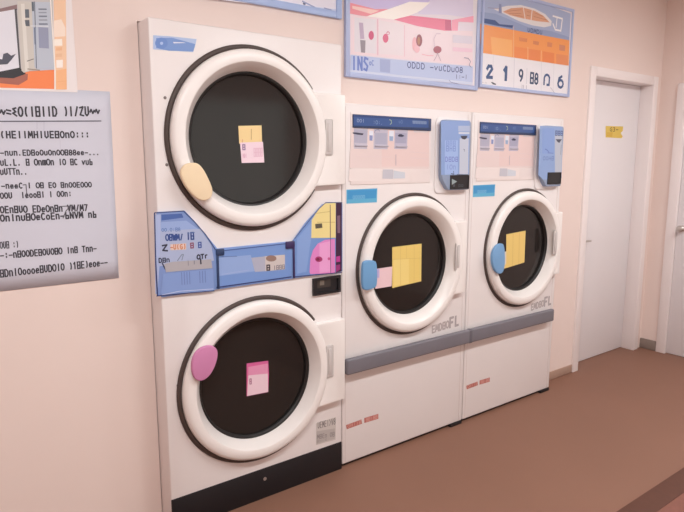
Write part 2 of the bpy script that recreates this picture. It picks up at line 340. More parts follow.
  ('txt',(52,84,134),'6',[2.632,1.9678],[2.7128,1.9687],0.0687,1.3),
  ('txt',(60,60,80),'-.-',[1.9206,1.94],[1.9608,1.9388],0.0085),
  ('poly',(50,56,80),[[1.994,1.9499],[2.0111,1.9501],[2.0425,1.9428],[2.0394,1.9371],[2.0152,1.9386]]),
  ('txt',(150,150,168),'II I',[2.2737,1.9352],[2.3304,1.9358],0.0202),
  ('line',(120,126,150),0.0024,[[2.5661,1.9607],[2.5969,1.9414],[2.6238,1.9217]]),
 ],
 'photo': [
  ('poly',(240,232,232),[[-0.6631,2.1286],[-0.2227,2.1545],[-0.2284,2.0686],[-0.2284,1.9764],[-0.2282,1.7818],[-0.2293,1.7446],[-0.6993,1.7287]]),
  ('poly',(200,196,196),[[-0.6547,2.1196],[-0.2838,2.1495],[-0.3024,1.8121],[-0.6863,1.7687]]),
  ('poly',(250,140,84),[[-0.6863,1.7687],[-0.5213,1.7837],[-0.384,1.8038],[-0.301,1.816],[-0.3055,1.7508],[-0.6894,1.7339]]),
  ('poly',(172,104,88),[[-0.6865,1.7659],[-0.4685,1.781],[-0.3846,1.7952],[-0.3872,1.7756],[-0.4156,1.7564],[-0.4703,1.7583],[-0.6888,1.7407]]),
  ('poly',(140,112,114),[[-0.6679,1.9732],[-0.4517,1.9959],[-0.4005,2.0161],[-0.4018,1.9984],[-0.4526,1.9842],[-0.6693,1.9568]]),
  ('poly',(228,228,238),[[-0.6694,1.9557],[-0.4526,1.9854],[-0.4083,1.9998],[-0.408,1.8125],[-0.4674,1.7954],[-0.6859,1.7731]]),
  ('poly',(74,72,80),[[-0.4094,1.9997],[-0.4026,2.003],[-0.4045,1.7996],[-0.4093,1.81]]),
  ('poly',(46,46,52),[[-0.6859,1.7731],[-0.4674,1.7954],[-0.4068,1.8139],[-0.3903,1.7948],[-0.4296,1.7771],[-0.4689,1.7763],[-0.6873,1.7575]]),
  ('poly',(82,82,98),[[-0.4972,1.8227],[-0.4642,1.8358],[-0.4578,1.8353],[-0.4532,1.8534],[-0.4409,1.8583],[-0.4306,1.8498],[-0.4158,1.8573],[-0.4305,1.8368],[-0.4437,1.8212],[-0.498,1.8126]]),
  ('poly',(208,203,196),[[-0.3986,2.0269],[-0.3572,2.032],[-0.3596,1.8108],[-0.3968,1.7978],[-0.4031,1.8046]]),
  ('poly',(226,222,216),[[-0.3892,2.0202],[-0.378,2.0218],[-0.3804,1.8065],[-0.392,1.8019]]),
  ('poly',(92,100,112),[[-0.3782,2.0041],[-0.3658,2.0059],[-0.3667,1.9786],[-0.3791,1.9769]]),
  ('poly',(92,96,106),[[-0.3808,1.9695],[-0.3672,1.9714],[-0.3676,1.9511],[-0.3799,1.9507]]),
  ('poly',(190,198,212),[[-0.3561,2.031],[-0.2996,2.0383],[-0.3009,1.8172],[-0.3528,1.809],[-0.3623,1.8203]]),
  ('poly',(96,104,118),[[-0.3561,2.031],[-0.3493,2.032],[-0.3503,2.0022],[-0.3571,2.0012]]),
  ('line',(80,92,112),0.0024,[[-0.347,2.0324],[-0.3504,1.9545],[-0.3569,1.8159]]),
  ('poly',(112,124,150),[[-0.3553,1.9491],[-0.3496,1.9498],[-0.3519,1.8942],[-0.357,1.8936]]),
  ('poly',(150,156,182),[[-0.3414,1.952],[-0.3102,1.9536],[-0.3127,1.8851],[-0.344,1.8841]]),
  ('line',(120,128,146),0.0049,[[-0.335,2.0104],[-0.3129,2.0135]]),
  ('line',(150,156,170),0.0042,[[-0.3357,1.9995],[-0.3137,2.0026]]),
  ('line',(120,128,146),0.0048,[[-0.3355,1.9876],[-0.3134,1.9906]]),
  ('line',(150,156,170),0.0043,[[-0.3363,1.9755],[-0.3131,1.9786]]),
  ('line',(120,128,146),0.0049,[[-0.3373,1.9622],[-0.3129,1.9654]]),
  ('line',(226,228,234),0.0024,[[-0.3641,1.9527],[-0.3099,1.9585]]),
  ('line',(160,150,140),0.0037,[[-0.3835,1.8111],[-0.3481,1.8106]]),
  ('line',(110,104,104),0.0024,[[-0.3839,1.8365],[-0.3639,1.8457]]),
  ('poly',(246,206,172),[[-0.2828,2.1467],[-0.2426,2.1509],[-0.2645,1.7524],[-0.3008,1.7499]]),
  ('poly',(250,190,140),[[-0.2952,1.814],[-0.261,1.8233],[-0.2645,1.7524],[-0.2996,1.75]]),
  ('line',(252,246,240),0.0036,[[-0.2968,2.0459],[-0.2988,1.8137],[-0.3026,1.7498]]),
  ('poly',(250,230,214),[[-0.2921,1.979],[-0.2667,1.9873],[-0.2554,1.9606],[-0.2573,1.932],[-0.2946,1.9251]]),
  ('poly',(253,243,232),[[-0.2951,1.9177],[-0.2688,1.922],[-0.2691,1.8997],[-0.2955,1.8955]]),
  ('poly',(240,190,150),[[-0.2911,1.8911],[-0.2706,1.8946],[-0.2714,1.8834],[-0.2918,1.8799]]),
  ('poly',(253,243,236),[[-0.2928,1.849],[-0.2711,1.8523],[-0.2728,1.826],[-0.2934,1.8229]]),
  ('poly',(240,196,160),[[-0.2937,1.8699],[-0.272,1.8734],[-0.2728,1.8621],[-0.2933,1.8588]]),
  ('line',(244,180,130),0.0019,[[-0.2979,1.7751],[-0.2637,1.7815]]),
 ],
 'top': [
  ('poly',(226,224,238),[[-0.2888,2.3702],[0.9067,2.5318],[0.906,2.1706],[0.5958,2.1523],[0.3626,2.1422],[-0.3077,2.1024]]),
  ('poly',(196,206,234),[[0.3767,2.1491],[0.5958,2.1549],[0.906,2.1706],[0.906,2.1869],[0.5961,2.1701]]),
  ('poly',(90,96,130),[[0.7409,2.1879],[0.7405,2.1858],[0.7393,2.1838],[0.7375,2.1821],[0.7352,2.1808],[0.7326,2.1801],[0.7301,2.1801],[0.7279,2.1807],[0.7261,2.1819],[0.7249,2.1835],[0.7245,2.1854],[0.725,2.1875],[0.7262,2.1895],[0.728,2.1912],[0.7303,2.1925],[0.7328,2.1932],[0.7353,2.1932],[0.7376,2.1927],[0.7394,2.1915],[0.7405,2.1898]]),
  ('line',(150,160,200),0.0065,[[0.723,2.1943],[0.7889,2.1779]]),
  ('line',(150,160,200),0.0054,[[0.8399,2.1827],[0.8779,2.1801]]),
 ],
 'notice': [
  ('txt',(58,56,66),'~=g0(IBIID )I/ZU~~',[-0.4788,1.6496],[-0.1573,1.6677],0.031,1.3),
  ('line',(92,94,108),0.0038,[[-0.5936,1.6291],[-0.1549,1.6482]]),
  ('txt',(58,56,66),'(HEIIMHIUEB0n0:::',[-0.4843,1.5795],[-0.197,1.5876],0.0217,1.3),
  ('txt',(58,56,66),'-nun.EDBo0u0n0OB88ee-...',[-0.4887,1.522],[-0.1658,1.5263],0.0175,1.3),
  ('txt',(58,56,66),'uL.L. B OnmOn I0 BC vub',[-0.4913,1.4888],[-0.1926,1.4907],0.02,1.3),
  ('txt',(58,56,66),'uUTTn..',[-0.4937,1.4582],[-0.4089,1.4578],0.02,1.3),
  ('txt',(58,56,66),'-neeC I OB E0 Bn00E0O0',[-0.4944,1.4117],[-0.2011,1.4095],0.0174,1.3),
  ('txt',(58,56,66),'00U  IeooBI I 00n:',[-0.5,1.3778],[-0.2719,1.3782],0.0188,1.3),
  ('txt',(58,56,66),'0EnBUO EDeOnBn VM/M7',[-0.5038,1.3292],[-0.2205,1.3237],0.0217,1.3),
  ('txt',(58,56,66),'0nInuBOeCoEn-bNVM nb',[-0.506,1.3008],[-0.1904,1.2978],0.0217,1.3),
  ('txt',(58,56,66),'0UB :)',[-0.5133,1.2081],[-0.4554,1.2073],0.0226,1.3),
  ('txt',(58,56,66),'-:-nB00DEB0U0BO InB Tnn-',[-0.5159,1.1737],[-0.1981,1.1717],0.0213,1.3),
  ('txt',(58,56,66),'BDnI0oooeBUDOI0 )1BE)eoe--',[-0.5209,1.1096],[-0.1617,1.1141],0.0242,1.3),
  ('line',(96,94,104),0.0032,[[-0.3144,1.3429],[-0.281,1.3433],[-0.2956,1.3259],[-0.3073,1.3013]]),
  ('line',(96,94,104),0.0031,[[-0.427,1.4219],[-0.4177,1.423],[-0.418,1.3769]]),
  ('line',(190,190,206),0.0017,[[-0.3679,1.6363],[-0.3696,1.6126]]),
  ('line',(190,190,206),0.0017,[[-0.3458,1.6372],[-0.3482,1.6031]]),
  ('line',(200,200,214),0.0017,[[-0.2985,1.5769],[-0.2988,1.5491]]),
 ],
 'panel_left': [
  ('poly',(126,150,204),[[-0.0078,1.3142],[0.0976,1.3089],[0.1374,1.2693],[0.1741,1.2246],[0.2116,1.1735],[0.2226,1.1464],[0.2129,0.9866],[-0.019,0.998]]),
  ('poly',(170,184,222),[[-0.0153,1.3062],[0.0088,1.3064],[0.0024,1.1732],[-0.0188,1.0038],[-0.0259,1.0047]]),
  ('poly',(70,100,168),[[0.0115,1.3048],[0.0915,1.3049],[0.0968,1.2889],[0.0105,1.2825]]),
  ('poly',(150,172,220),[[0.0088,1.277],[0.1082,1.2768],[0.1569,1.239],[0.0057,1.2435]]),
  ('poly',(170,182,214),[[0.0043,1.2436],[0.1631,1.2415],[0.2076,1.1739],[0.2173,1.1092],[-0.0064,1.11]]),
  ('txt',(84,116,180),'00.0:B8',[0.0084,1.2405],[0.0834,1.2382],0.0126),
  ('txt',(44,72,140),'4OBWM/',[0.0083,1.2067],[0.093,1.2029],0.0225,1.5),
  ('txt',(44,72,140),'IB',[0.1051,1.2034],[0.1385,1.2023],0.026,1.4),
  ('line',(90,120,180),0.0022,[[0.1129,1.2275],[0.1395,1.2285]]),
  ('poly',(222,196,186),[[0.0407,1.1899],[0.1037,1.189],[0.1027,1.1644],[0.0397,1.167]]),
  ('txt',(50,52,74),'Z',[0.0049,1.1673],[0.0323,1.1663],0.0226,1.6),
  ('txt',(206,126,84),'-U(G)',[0.0384,1.17],[0.1028,1.1673],0.0186,1.1),
  ('txt',(140,70,96),'B',[0.1188,1.1688],[0.1356,1.1688],0.0189,1.4),
  ('txt',(60,86,160),'B',[0.1509,1.1675],[0.168,1.1675],0.0206,1.3),
  ('txt',(50,54,80),'DBn',[-0.0086,1.1245],[0.0362,1.1228],0.0155,1.5),
  ('line',(50,54,80),0.0043,[[0.0056,1.1216],[0.0134,1.1022],[0.0228,1.0867]]),
  ('line',(130,140,160),0.0029,[[0.0657,1.1242],[0.0831,1.1458],[0.0906,1.1465],[0.0837,1.1254]]),
  ('poly',(176,172,178),[[0.0126,1.1166],[0.0449,1.1219],[0.2055,1.1164],[0.209,1.0798],[0.0183,1.0844]]),
  ('line',(120,122,136),0.0022,[[0.1084,1.12],[0.1084,1.1016]]),
  ('line',(120,122,136),0.003,[[0.1335,1.1175],[0.133,1.1043]]),
  ('txt',(46,48,70),'OTr',[0.1445,1.1223],[0.1915,1.1237],0.0162,1.8),
  ('line',(46,48,70),0.0059,[[0.16,1.1223],[0.1608,1.1029]]),
  ('poly',(132,158,212),[[0.0065,1.0799],[0.2121,1.0757],[0.2121,0.9882],[-0.0046,0.999]]),
  ('txt',(104,126,184),'IIII',[0.0742,1.0282],[0.1175,1.0273],0.0483),
  ('txt',(104,126,184),'III',[0.1485,1.0265],[0.1831,1.0253],0.0462),
  ('line',(190,204,236),0.0029,[[-0.0003,0.9984],[0.0694,1.0038],[0.2091,0.9947]]),
  ('line',(36,54,110),0.0048,[[-0.0151,1.3104],[-0.0196,1.1327],[-0.019,0.998]]),
  ('line',(46,66,120),0.0035,[[-0.0149,1.3131],[0.0979,1.3146],[0.1376,1.2744],[0.1855,1.2164],[0.2245,1.1537]]),
  ('line',(40,56,112),0.0036,[[-0.022,0.997],[0.2137,0.9864]]),
 ],
 'panel_mid': [
  ('poly',(118,152,212),[[0.2336,1.1486],[0.5818,1.1507],[0.5795,1.004],[0.2284,1.0007]]),
  ('poly',(146,172,222),[[0.2353,1.1192],[0.3835,1.1168],[0.4008,1.046],[0.2327,1.044]]),
  ('line',(86,112,170),0.0025,[[0.2518,1.1214],[0.3187,1.1177]]),
  ('line',(160,180,226),0.0026,[[0.2494,1.0498],[0.3745,1.0542]]),
  ('poly',(176,178,198),[[0.3847,1.1048],[0.4562,1.1047],[0.4548,1.0401],[0.4008,1.0433]]),
  ('poly',(206,196,194),[[0.4502,1.1052],[0.5491,1.1027],[0.548,1.0381],[0.4517,1.0404]]),
  ('poly',(150,122,112),[[0.5066,1.0904],[0.5052,1.0863],[0.5014,1.0829],[0.4955,1.0805],[0.4882,1.0793],[0.4801,1.0794],[0.4721,1.0809],[0.4649,1.0835],[0.4592,1.087],[0.4557,1.0911],[0.4545,1.0954],[0.4559,1.0994],[0.4596,1.1028],[0.4654,1.1053],[0.4726,1.1065],[0.4807,1.1064],[0.4887,1.105],[0.496,1.1024],[0.5017,1.0988],[0.5054,1.0947]]),
  ('txt',(70,64,74),'B',[0.4549,1.0441],[0.4762,1.0431],0.0216,1.6),
  ('txt',(120,116,126),'IBBB',[0.4885,1.0418],[0.5481,1.0409],0.0177),
  ('line',(40,56,116),0.0051,[[0.2256,0.9984],[0.5794,1.0012]]),
  ('line',(60,84,150),0.0038,[[0.2636,1.1459],[0.5818,1.1507]]),
 ],
 'panel_right': [
  ('poly',(116,150,210),[[0.5944,1.1565],[0.6012,1.1702],[0.6856,1.2455],[0.7324,1.2958],[0.7678,1.3183],[0.8585,1.3166],[0.8572,0.9938],[0.5921,1.0019]]),
  ('poly',(134,164,218),[[0.6123,1.1684],[0.6879,1.2358],[0.6872,1.1665],[0.6603,1.0155],[0.6102,1.0114]]),
  ('poly',(236,218,150),[[0.6902,1.2452],[0.7324,1.2958],[0.7654,1.3165],[0.823,1.3161],[0.8227,1.1563],[0.6872,1.1646]]),
  ('line',(206,184,120),0.0029,[[0.7043,1.2732],[0.7915,1.2785]]),
  ('line',(206,184,120),0.0029,[[0.7203,1.2338],[0.8179,1.228]]),
  ('line',(196,176,120),0.0029,[[0.7916,1.3077],[0.791,1.1607]]),
  ('poly',(92,84,70),[[0.7086,1.2268],[0.746,1.2274],[0.7482,1.2069],[0.7107,1.2055]]),
  ('poly',(222,136,200),[[0.6764,1.0138],[0.6816,1.0719],[0.6959,1.1096],[0.7218,1.1366],[0.761,1.1511],[0.8178,1.1507],[0.8186,0.992],[0.6809,1.0015]]),
  ('poly',(232,162,212),[[0.7312,1.1359],[0.791,1.1429],[0.7904,1.0012],[0.7303,1.0019]]),
  ('poly',(170,50,110),[[0.7474,1.0635],[0.7463,1.0597],[0.7434,1.0564],[0.739,1.054],[0.7333,1.0527],[0.7271,1.0527],[0.7209,1.0539],[0.7153,1.0563],[0.711,1.0596],[0.7082,1.0634],[0.7072,1.0675],[0.7082,1.0713],[0.7111,1.0746],[0.7155,1.077],[0.7211,1.0783],[0.7273,1.0783],[0.7335,1.0771],[0.7391,1.0747],[0.7435,1.0715],[0.7464,1.0676]]),
  ('poly',(120,30,70),[[0.7319,1.0641],[0.7314,1.062],[0.7301,1.0602],[0.728,1.0589],[0.7253,1.0581],[0.7224,1.0581],[0.7195,1.0587],[0.7169,1.06],[0.7148,1.0617],[0.7135,1.0637],[0.7131,1.0659],[0.7135,1.068],[0.7149,1.0698],[0.717,1.0711],[0.7196,1.0718],[0.7225,1.0719],[0.7254,1.0713],[0.7281,1.07],[0.7301,1.0683],[0.7315,1.0662]]),
  ('poly',(206,90,150),[[0.7907,1.0613],[0.7903,1.0592],[0.7893,1.0573],[0.7876,1.056],[0.7856,1.0552],[0.7834,1.055],[0.7811,1.0556],[0.7791,1.0568],[0.7775,1.0585],[0.7765,1.0605],[0.7761,1.0627],[0.7765,1.0648],[0.7775,1.0667],[0.7792,1.0681],[0.7812,1.0689],[0.7834,1.069],[0.7857,1.0684],[0.7877,1.0673],[0.7893,1.0656],[0.7903,1.0635]]),
  ('poly',(60,28,62),[[0.8242,1.3161],[0.8572,1.3147],[0.8572,0.9958],[0.8223,0.9936]]),
  ('poly',(190,60,150),[[0.825,1.0681],[0.8472,1.07],[0.8472,1.0416],[0.8249,1.0419]]),
  ('poly',(130,100,120),[[0.8302,1.2569],[0.8474,1.2579],[0.8473,1.1764],[0.8325,1.1775]]),
  ('poly',(150,50,120),[[0.8224,1.028],[0.8472,1.0295],[0.8472,1.0051],[0.8223,0.9936]]),
  ('line',(60,74,120),0.0029,[[0.6012,1.1702],[0.688,1.2549],[0.7324,1.2958],[0.7678,1.3203],[0.8585,1.3166]]),
  ('line',(50,60,116),0.0039,[[0.5921,1.0],[0.8572,0.9897]]),
  ('line',(110,80,110),0.0029,[[0.7916,1.3077],[0.7929,0.9969]]),
 ],
 'coin': [
  ('poly',(58,52,48),[[0.7244,0.9673],[0.7992,0.9685],[0.7991,0.9299],[0.7241,0.9293]]),
  ('poly',(118,108,98),[[0.7386,0.9636],[0.7627,0.9627],[0.7626,0.9405],[0.7385,0.9415]]),
 ],
 'logo': [
  ('poly',(176,196,232),[[0.0161,1.9517],[0.0796,1.9557],[0.182,1.9577],[0.1753,1.9316],[0.166,1.909],[0.0137,1.9028]]),
  ('poly',(120,152,210),[[0.0266,1.9433],[0.086,1.9515],[0.1756,1.9393],[0.1675,1.9117],[0.0706,1.904],[0.0249,1.9089]]),
  ('poly',(108,142,206),[[0.0691,1.9304],[0.0677,1.9241],[0.064,1.9182],[0.0585,1.9132],[0.0518,1.9097],[0.0444,1.908],[0.0372,1.9081],[0.0307,1.9102],[0.0258,1.914],[0.0227,1.9191],[0.0219,1.925],[0.0233,1.9312],[0.0269,1.9371],[0.0323,1.942],[0.039,1.9456],[0.0463,1.9474],[0.0536,1.9473],[0.0601,1.9453],[0.0651,1.9415],[0.0683,1.9364]]),
  ('poly',(170,192,232),[[0.0519,1.9278],[0.0515,1.9261],[0.0506,1.9244],[0.0492,1.9231],[0.0476,1.9221],[0.0457,1.9216],[0.0439,1.9217],[0.0423,1.9223],[0.041,1.9234],[0.0403,1.9248],[0.0401,1.9265],[0.0404,1.9282],[0.0414,1.9299],[0.0427,1.9313],[0.0444,1.9322],[0.0462,1.9327],[0.0481,1.9326],[0.0497,1.932],[0.0509,1.931],[0.0517,1.9295]]),
  ('poly',(226,226,238),[[0.0894,1.937],[0.126,1.9399],[0.1396,1.939],[0.0919,1.9323]]),
 ],
 'spec': [
  ('poly',(206,198,194),[[0.7141,0.2777],[0.8297,0.2783],[0.8278,0.1625],[0.7132,0.169]]),
  ('poly',(188,180,177),[[0.7169,0.2371],[0.8247,0.222],[0.8229,0.1689],[0.7164,0.1736]]),
  ('txt',(128,120,120),'UEMEI>V8',[0.7218,0.2495],[0.828,0.2436],0.0302),
  ('txt',(146,138,138),'MBEn 0B',[0.7182,0.1981],[0.8229,0.183],0.0206),
  ('txt',(160,152,152),'BnIIE',[0.7165,0.1819],[0.7772,0.1738],0.0111),
 ],
 'header': [
  ('poly',(54,86,146),[[0.9245,1.7079],[1.4029,1.7106],[1.4042,1.6702],[0.9246,1.6648]]),
  ('poly',(40,66,124),[[0.9244,1.7118],[1.4028,1.7135],[1.403,1.7063],[0.9245,1.704]]),
  ('txt',(150,166,200),'00I',[0.9433,1.6812],[0.9908,1.6804],0.0144),
  ('txt',(120,146,190),':O:.',[1.0393,1.6769],[1.1025,1.6752],0.0161),
  ('line',(166,190,150),0.0034,[[1.1427,1.6999],[1.1539,1.6962],[1.156,1.684],[1.1468,1.6781]]),
  ('txt',(96,124,176),'oD',[1.1994,1.687],[1.2301,1.6854],0.0138),
  ('poly',(120,142,180),[[1.2921,1.7018],[1.3888,1.7014],[1.3892,1.687],[1.2945,1.6864]]),
  ('txt',(70,94,150),'IIIIIIII',[1.2965,1.6864],[1.3851,1.6868],0.0099),
 ],
 'fascia': [
  ('poly',(230,211,209),[[0.919,1.6518],[1.4176,1.6637],[1.4186,1.4652],[0.9076,1.474]]),
  ('poly',(231,206,203),[[1.1006,1.6509],[1.4177,1.6594],[1.4204,1.4771],[1.1029,1.4785]]),
  ('poly',(236,224,222),[[0.9076,1.4687],[1.2857,1.4632],[1.2871,1.4051],[0.9026,1.4124]]),
  ('poly',(196,190,204),[[0.9326,1.6549],[1.0151,1.655],[1.0114,1.5605],[0.933,1.5609]]),
  ('poly',(176,174,194),[[0.9326,1.6483],[1.0125,1.6482],[1.0095,1.5862],[0.9346,1.5875]]),
  ('poly',(196,190,206),[[1.0516,1.6534],[1.1393,1.6535],[1.1389,1.5608],[1.0508,1.561]]),
  ('poly',(176,175,196),[[1.059,1.6361],[1.134,1.6368],[1.133,1.5829],[1.0596,1.583]]),
  ('poly',(190,185,204),[[1.1825,1.6562],[1.2692,1.6562],[1.2655,1.5638],[1.1823,1.5627]]),
  ('poly',(168,166,190),[[1.1866,1.6397],[1.2637,1.6405],[1.259,1.5907],[1.1875,1.5908]]),
  ('poly',(62,60,84),[[0.9259,1.6349],[0.9498,1.6343],[0.9897,1.6314],[0.9846,1.6233],[0.9516,1.6251],[0.9276,1.6284]]),
  ('poly',(50,50,80),[[1.2021,1.6261],[1.2153,1.6349],[1.2308,1.6339],[1.2484,1.6259],[1.231,1.6213],[1.2098,1.6221]]),
  ('line',(120,120,160),0.0027,[[1.0554,1.636],[1.0606,1.6483],[1.0787,1.6516],[1.0879,1.6451]]),
  ('poly',(230,232,244),[[1.0231,1.6445],[1.0481,1.6439],[1.0485,1.6019],[1.0235,1.6027]]),
  ('poly',(140,150,196),[[1.0251,1.6243],[1.0447,1.6235],[1.0432,1.599],[1.0253,1.6]]),
  ('poly',(226,230,242),[[1.1469,1.6482],[1.1769,1.6477],[1.1759,1.6018],[1.1476,1.6026]]),
  ('poly',(156,176,208),[[1.1491,1.6234],[1.1736,1.6226],[1.1721,1.6003],[1.1495,1.6012]]),
  ('line',(196,180,190),0.005,[[1.1923,1.5347],[1.1933,1.4852]]),
  ('poly',(214,204,208),[[1.3069,1.6545],[1.4147,1.6563],[1.4025,1.6487],[1.3111,1.6461]]),
  ('line',(226,206,208),0.0022,[[1.2836,1.5497],[1.4162,1.5436]]),
  ('line',(226,206,208),0.0022,[[1.2843,1.521],[1.417,1.5156]]),
  ('line',(230,210,212),0.002,[[0.9417,1.5262],[1.1773,1.5233]]),
  ('poly',(198,196,206),[[1.1105,1.4645],[1.1764,1.464],[1.1753,1.4186],[1.1074,1.4212]]),
  ('poly',(208,212,222),[[1.1784,1.4598],[1.2543,1.4491],[1.2549,1.4202],[1.1772,1.42]]),
 ],
 'pay': [
  ('poly',(140,166,216),[[1.4674,1.7072],[1.6818,1.7158],[1.6868,1.4364],[1.5492,1.4341],[1.4774,1.435]]),
  ('poly',(160,186,232),[[1.4981,1.61],[1.595,1.612],[1.6027,1.4373],[1.5048,1.4347]]),
  ('poly',(176,190,220),[[1.5946,1.6859],[1.6832,1.689],[1.6846,1.6603],[1.5958,1.6576]]),
  ('poly',(206,212,226),[[1.5988,1.6539],[1.6819,1.6563],[1.6823,1.6467],[1.5992,1.6444]]),
  ('poly',(196,202,218),[[1.6087,1.6219],[1.6776,1.6234],[1.6809,1.4364],[1.6141,1.4372]]),
  ('poly',(62,64,78),[[1.6138,1.6353],[1.6683,1.6367],[1.6602,1.623],[1.6461,1.617],[1.6259,1.6203]]),
  ('line',(100,112,140),0.0029,[[1.6398,1.5668],[1.6485,1.565],[1.6461,1.5553]]),
  ('txt',(128,150,212),'BBB',[1.5044,1.5858],[1.582,1.5871],0.0206),
  ('txt',(128,150,212),'BHB',[1.5056,1.5558],[1.5833,1.5566],0.0244),
  ('txt',(124,132,204),'DBDB',[1.5022,1.503],[1.6026,1.503],0.0226),
  ('txt',(136,152,214),'IOn',[1.5092,1.4632],[1.5874,1.4626],0.0227),
  ('line',(60,72,120),0.0038,[[1.5517,1.4399],[1.5715,1.4377]]),
  ('line',(60,72,120),0.0029,[[1.568,1.4532],[1.5716,1.4339]]),
  ('line',(90,100,120),0.0039,[[1.5956,1.4355],[1.6781,1.4325]]),
 ],
 'screen': [
  ('poly',(150,166,170),[[1.5557,1.413],[1.5959,1.3987],[1.557,1.3821]]),
  ('txt',(90,100,110),'8 00',[1.563,1.3723],[1.6461,1.3703],0.0116),
 ],
 'paytwo': [
  ('poly',(142,168,214),[[2.2951,1.7096],[2.5231,1.7136],[2.5432,1.4014],[2.3551,1.3944],[2.303,1.4248]]),
  ('poly',(134,162,216),[[2.3189,1.697],[2.4366,1.7009],[2.4506,1.551],[2.3316,1.55]]),
  ('poly',(186,192,206),[[2.4488,1.6619],[2.5245,1.6639],[2.5362,1.4372],[2.4698,1.4378]]),
  ('txt',(76,90,140),'BBB',[2.4489,1.6599],[2.5319,1.6601],0.0256,1.3),
  ('poly',(70,74,96),[[2.458,1.6365],[2.5236,1.6379],[2.5075,1.6236],[2.4979,1.6154],[2.4801,1.6211]]),
  ('line',(76,100,180),0.0039,[[2.359,1.5767],[2.3796,1.5701],[2.3974,1.5585]]),
  ('line',(96,116,186),0.003,[[2.3843,1.5544],[2.4419,1.5529]]),
  ('txt',(104,126,186),'00HB',[2.3383,1.511],[2.4526,1.5112],0.0215),
  ('line',(120,126,140),0.004,[[2.5199,1.6038],[2.5186,1.5456]]),
 ],
 'blue_label': [
  ('poly',(96,176,214),[[0.8926,1.3738],[1.0795,1.3754],[1.0774,1.308],[0.8927,1.3088]]),
  ('poly',(64,150,206),[[0.8981,1.3693],[1.0737,1.3711],[1.0712,1.3285],[0.8981,1.3282]]),
  ('txt',(134,194,226),'00000',[0.9284,1.3292],[1.0045,1.3298],0.0153),
 ],
 'red_label': [
  ('poly',(186,112,104),[[0.8915,0.2203],[0.9891,0.2233],[0.9937,0.1996],[0.8959,0.1971]]),
  ('poly',(188,110,104),[[1.0072,0.2259],[1.0999,0.2239],[1.1003,0.1971],[1.0074,0.1996]]),
  ('txt',(222,170,160),'OHIIB',[0.9003,0.2032],[0.9892,0.2046],0.0147),
  ('txt',(222,170,160),'BBIBB',[1.0165,0.2046],[1.0955,0.2022],0.017),
 ],
 'info': [
  ('txt',(186,174,174),'EMDBO',[1.4717,0.5864],[1.6082,0.5966],0.0372,1.4),
  ('txt',(178,168,170),'FL',[1.6057,0.5933],[1.6913,0.598],0.0532,1.5),
 ],
 'sign': [
  ('poly',(226,196,92),[[3.4054,1.7589],[3.6504,1.7644],[3.6488,1.7311],[3.6203,1.7144],[3.6546,1.69],[3.6378,1.6769],[3.4157,1.6779]]),
  ('txt',(120,96,52),'G3-',[3.4627,1.7224],[3.5881,1.7261],0.0276,1.2),
  ('poly',(216,178,72),[[3.4227,1.715],[3.5108,1.7176],[3.5035,1.6831],[3.4266,1.6843]]),
 ],
 'g0': [
  ('poly',(242,214,156),[[0.3621,1.6452],[0.4696,1.6512],[0.4703,1.5739],[0.3637,1.5743]]),
  ('line',(176,140,96),0.0028,[[0.4211,1.634],[0.42,1.5925]]),
  ('poly',(242,216,228),[[0.3676,1.5787],[0.4745,1.5841],[0.479,1.4982],[0.3726,1.496]]),
  ('txt',(140,110,150),'B',[0.3767,1.5503],[0.393,1.5505],0.0198,1.4),
  ('txt',(210,150,180),'HUI',[0.3782,1.5171],[0.3971,1.5172],0.0166),
  ('txt',(224,180,200),'BBBB',[0.429,1.5229],[0.4731,1.5243],0.0336),
  ('line',(206,112,110),0.0022,[[0.3791,1.591],[0.3788,1.58]]),
 ],
 'g1': [
  ('poly',(216,100,156),[[0.3718,0.6363],[0.4787,0.627],[0.4809,0.5645],[0.4755,0.4812],[0.3677,0.4877]]),
  ('poly',(238,208,220),[[0.3783,0.5807],[0.4751,0.569],[0.4756,0.4823],[0.37,0.4882]]),
  ('poly',(228,150,186),[[0.3793,0.6188],[0.4761,0.6146],[0.475,0.568],[0.3783,0.5807]]),
  ('txt',(150,80,120),'B',[0.3829,0.54],[0.3944,0.5384],0.0234,1.3),
 ],
 'g2': [
  ('poly',(238,204,210),[[1.0955,0.9751],[1.2076,0.9757],[1.2057,0.874],[1.0967,0.8738]]),
  ('poly',(192,178,224),[[1.0991,0.9733],[1.1222,0.9736],[1.1228,0.9277],[1.0996,0.929]]),
  ('poly',(234,205,118),[[1.2059,1.0753],[1.4116,1.0766],[1.4144,0.8744],[1.2096,0.8636]]),
  ('poly',(240,214,132),[[1.2163,1.01],[1.3223,1.0053],[1.3254,0.8735],[1.2207,0.8721]]),
  ('line',(216,184,104),0.0021,[[1.2617,1.0734],[1.2658,0.8737]]),
  ('line',(216,184,104),0.0021,[[1.3044,1.0726],[1.3059,1.0069]]),
  ('line',(216,184,104),0.0022,[[1.3574,1.0739],[1.3625,0.8778]]),
  ('line',(216,184,104),0.0021,[[1.2107,1.0119],[1.4088,0.9998]]),
 ],
 'g3': [
  ('poly',(226,212,196),[[2.0761,0.9694],[2.1225,0.9728],[2.1293,0.8734],[2.0825,0.8707]]),
  ('poly',(236,204,122),[[2.1098,1.0753],[2.2954,1.085],[2.2983,0.8868],[2.0483,0.8631],[2.1218,0.897]]),
  ('line',(216,182,104),0.0038,[[2.1744,1.0782],[2.1825,0.8793]]),
  ('line',(216,182,104),0.0039,[[2.2343,1.0816],[2.2428,0.8846]]),
 ],
 'p0': [
  ('poly',(238,216,188),[[0.0734,1.4633],[0.0901,1.4891],[0.118,1.4983],[0.1459,1.4964],[0.1691,1.4699],[0.1882,1.4316],[0.2033,1.3929],[0.1939,1.3623],[0.1646,1.3518],[0.1364,1.3605],[0.1056,1.3918],[0.0835,1.426]]),
 ],
 'p1': [
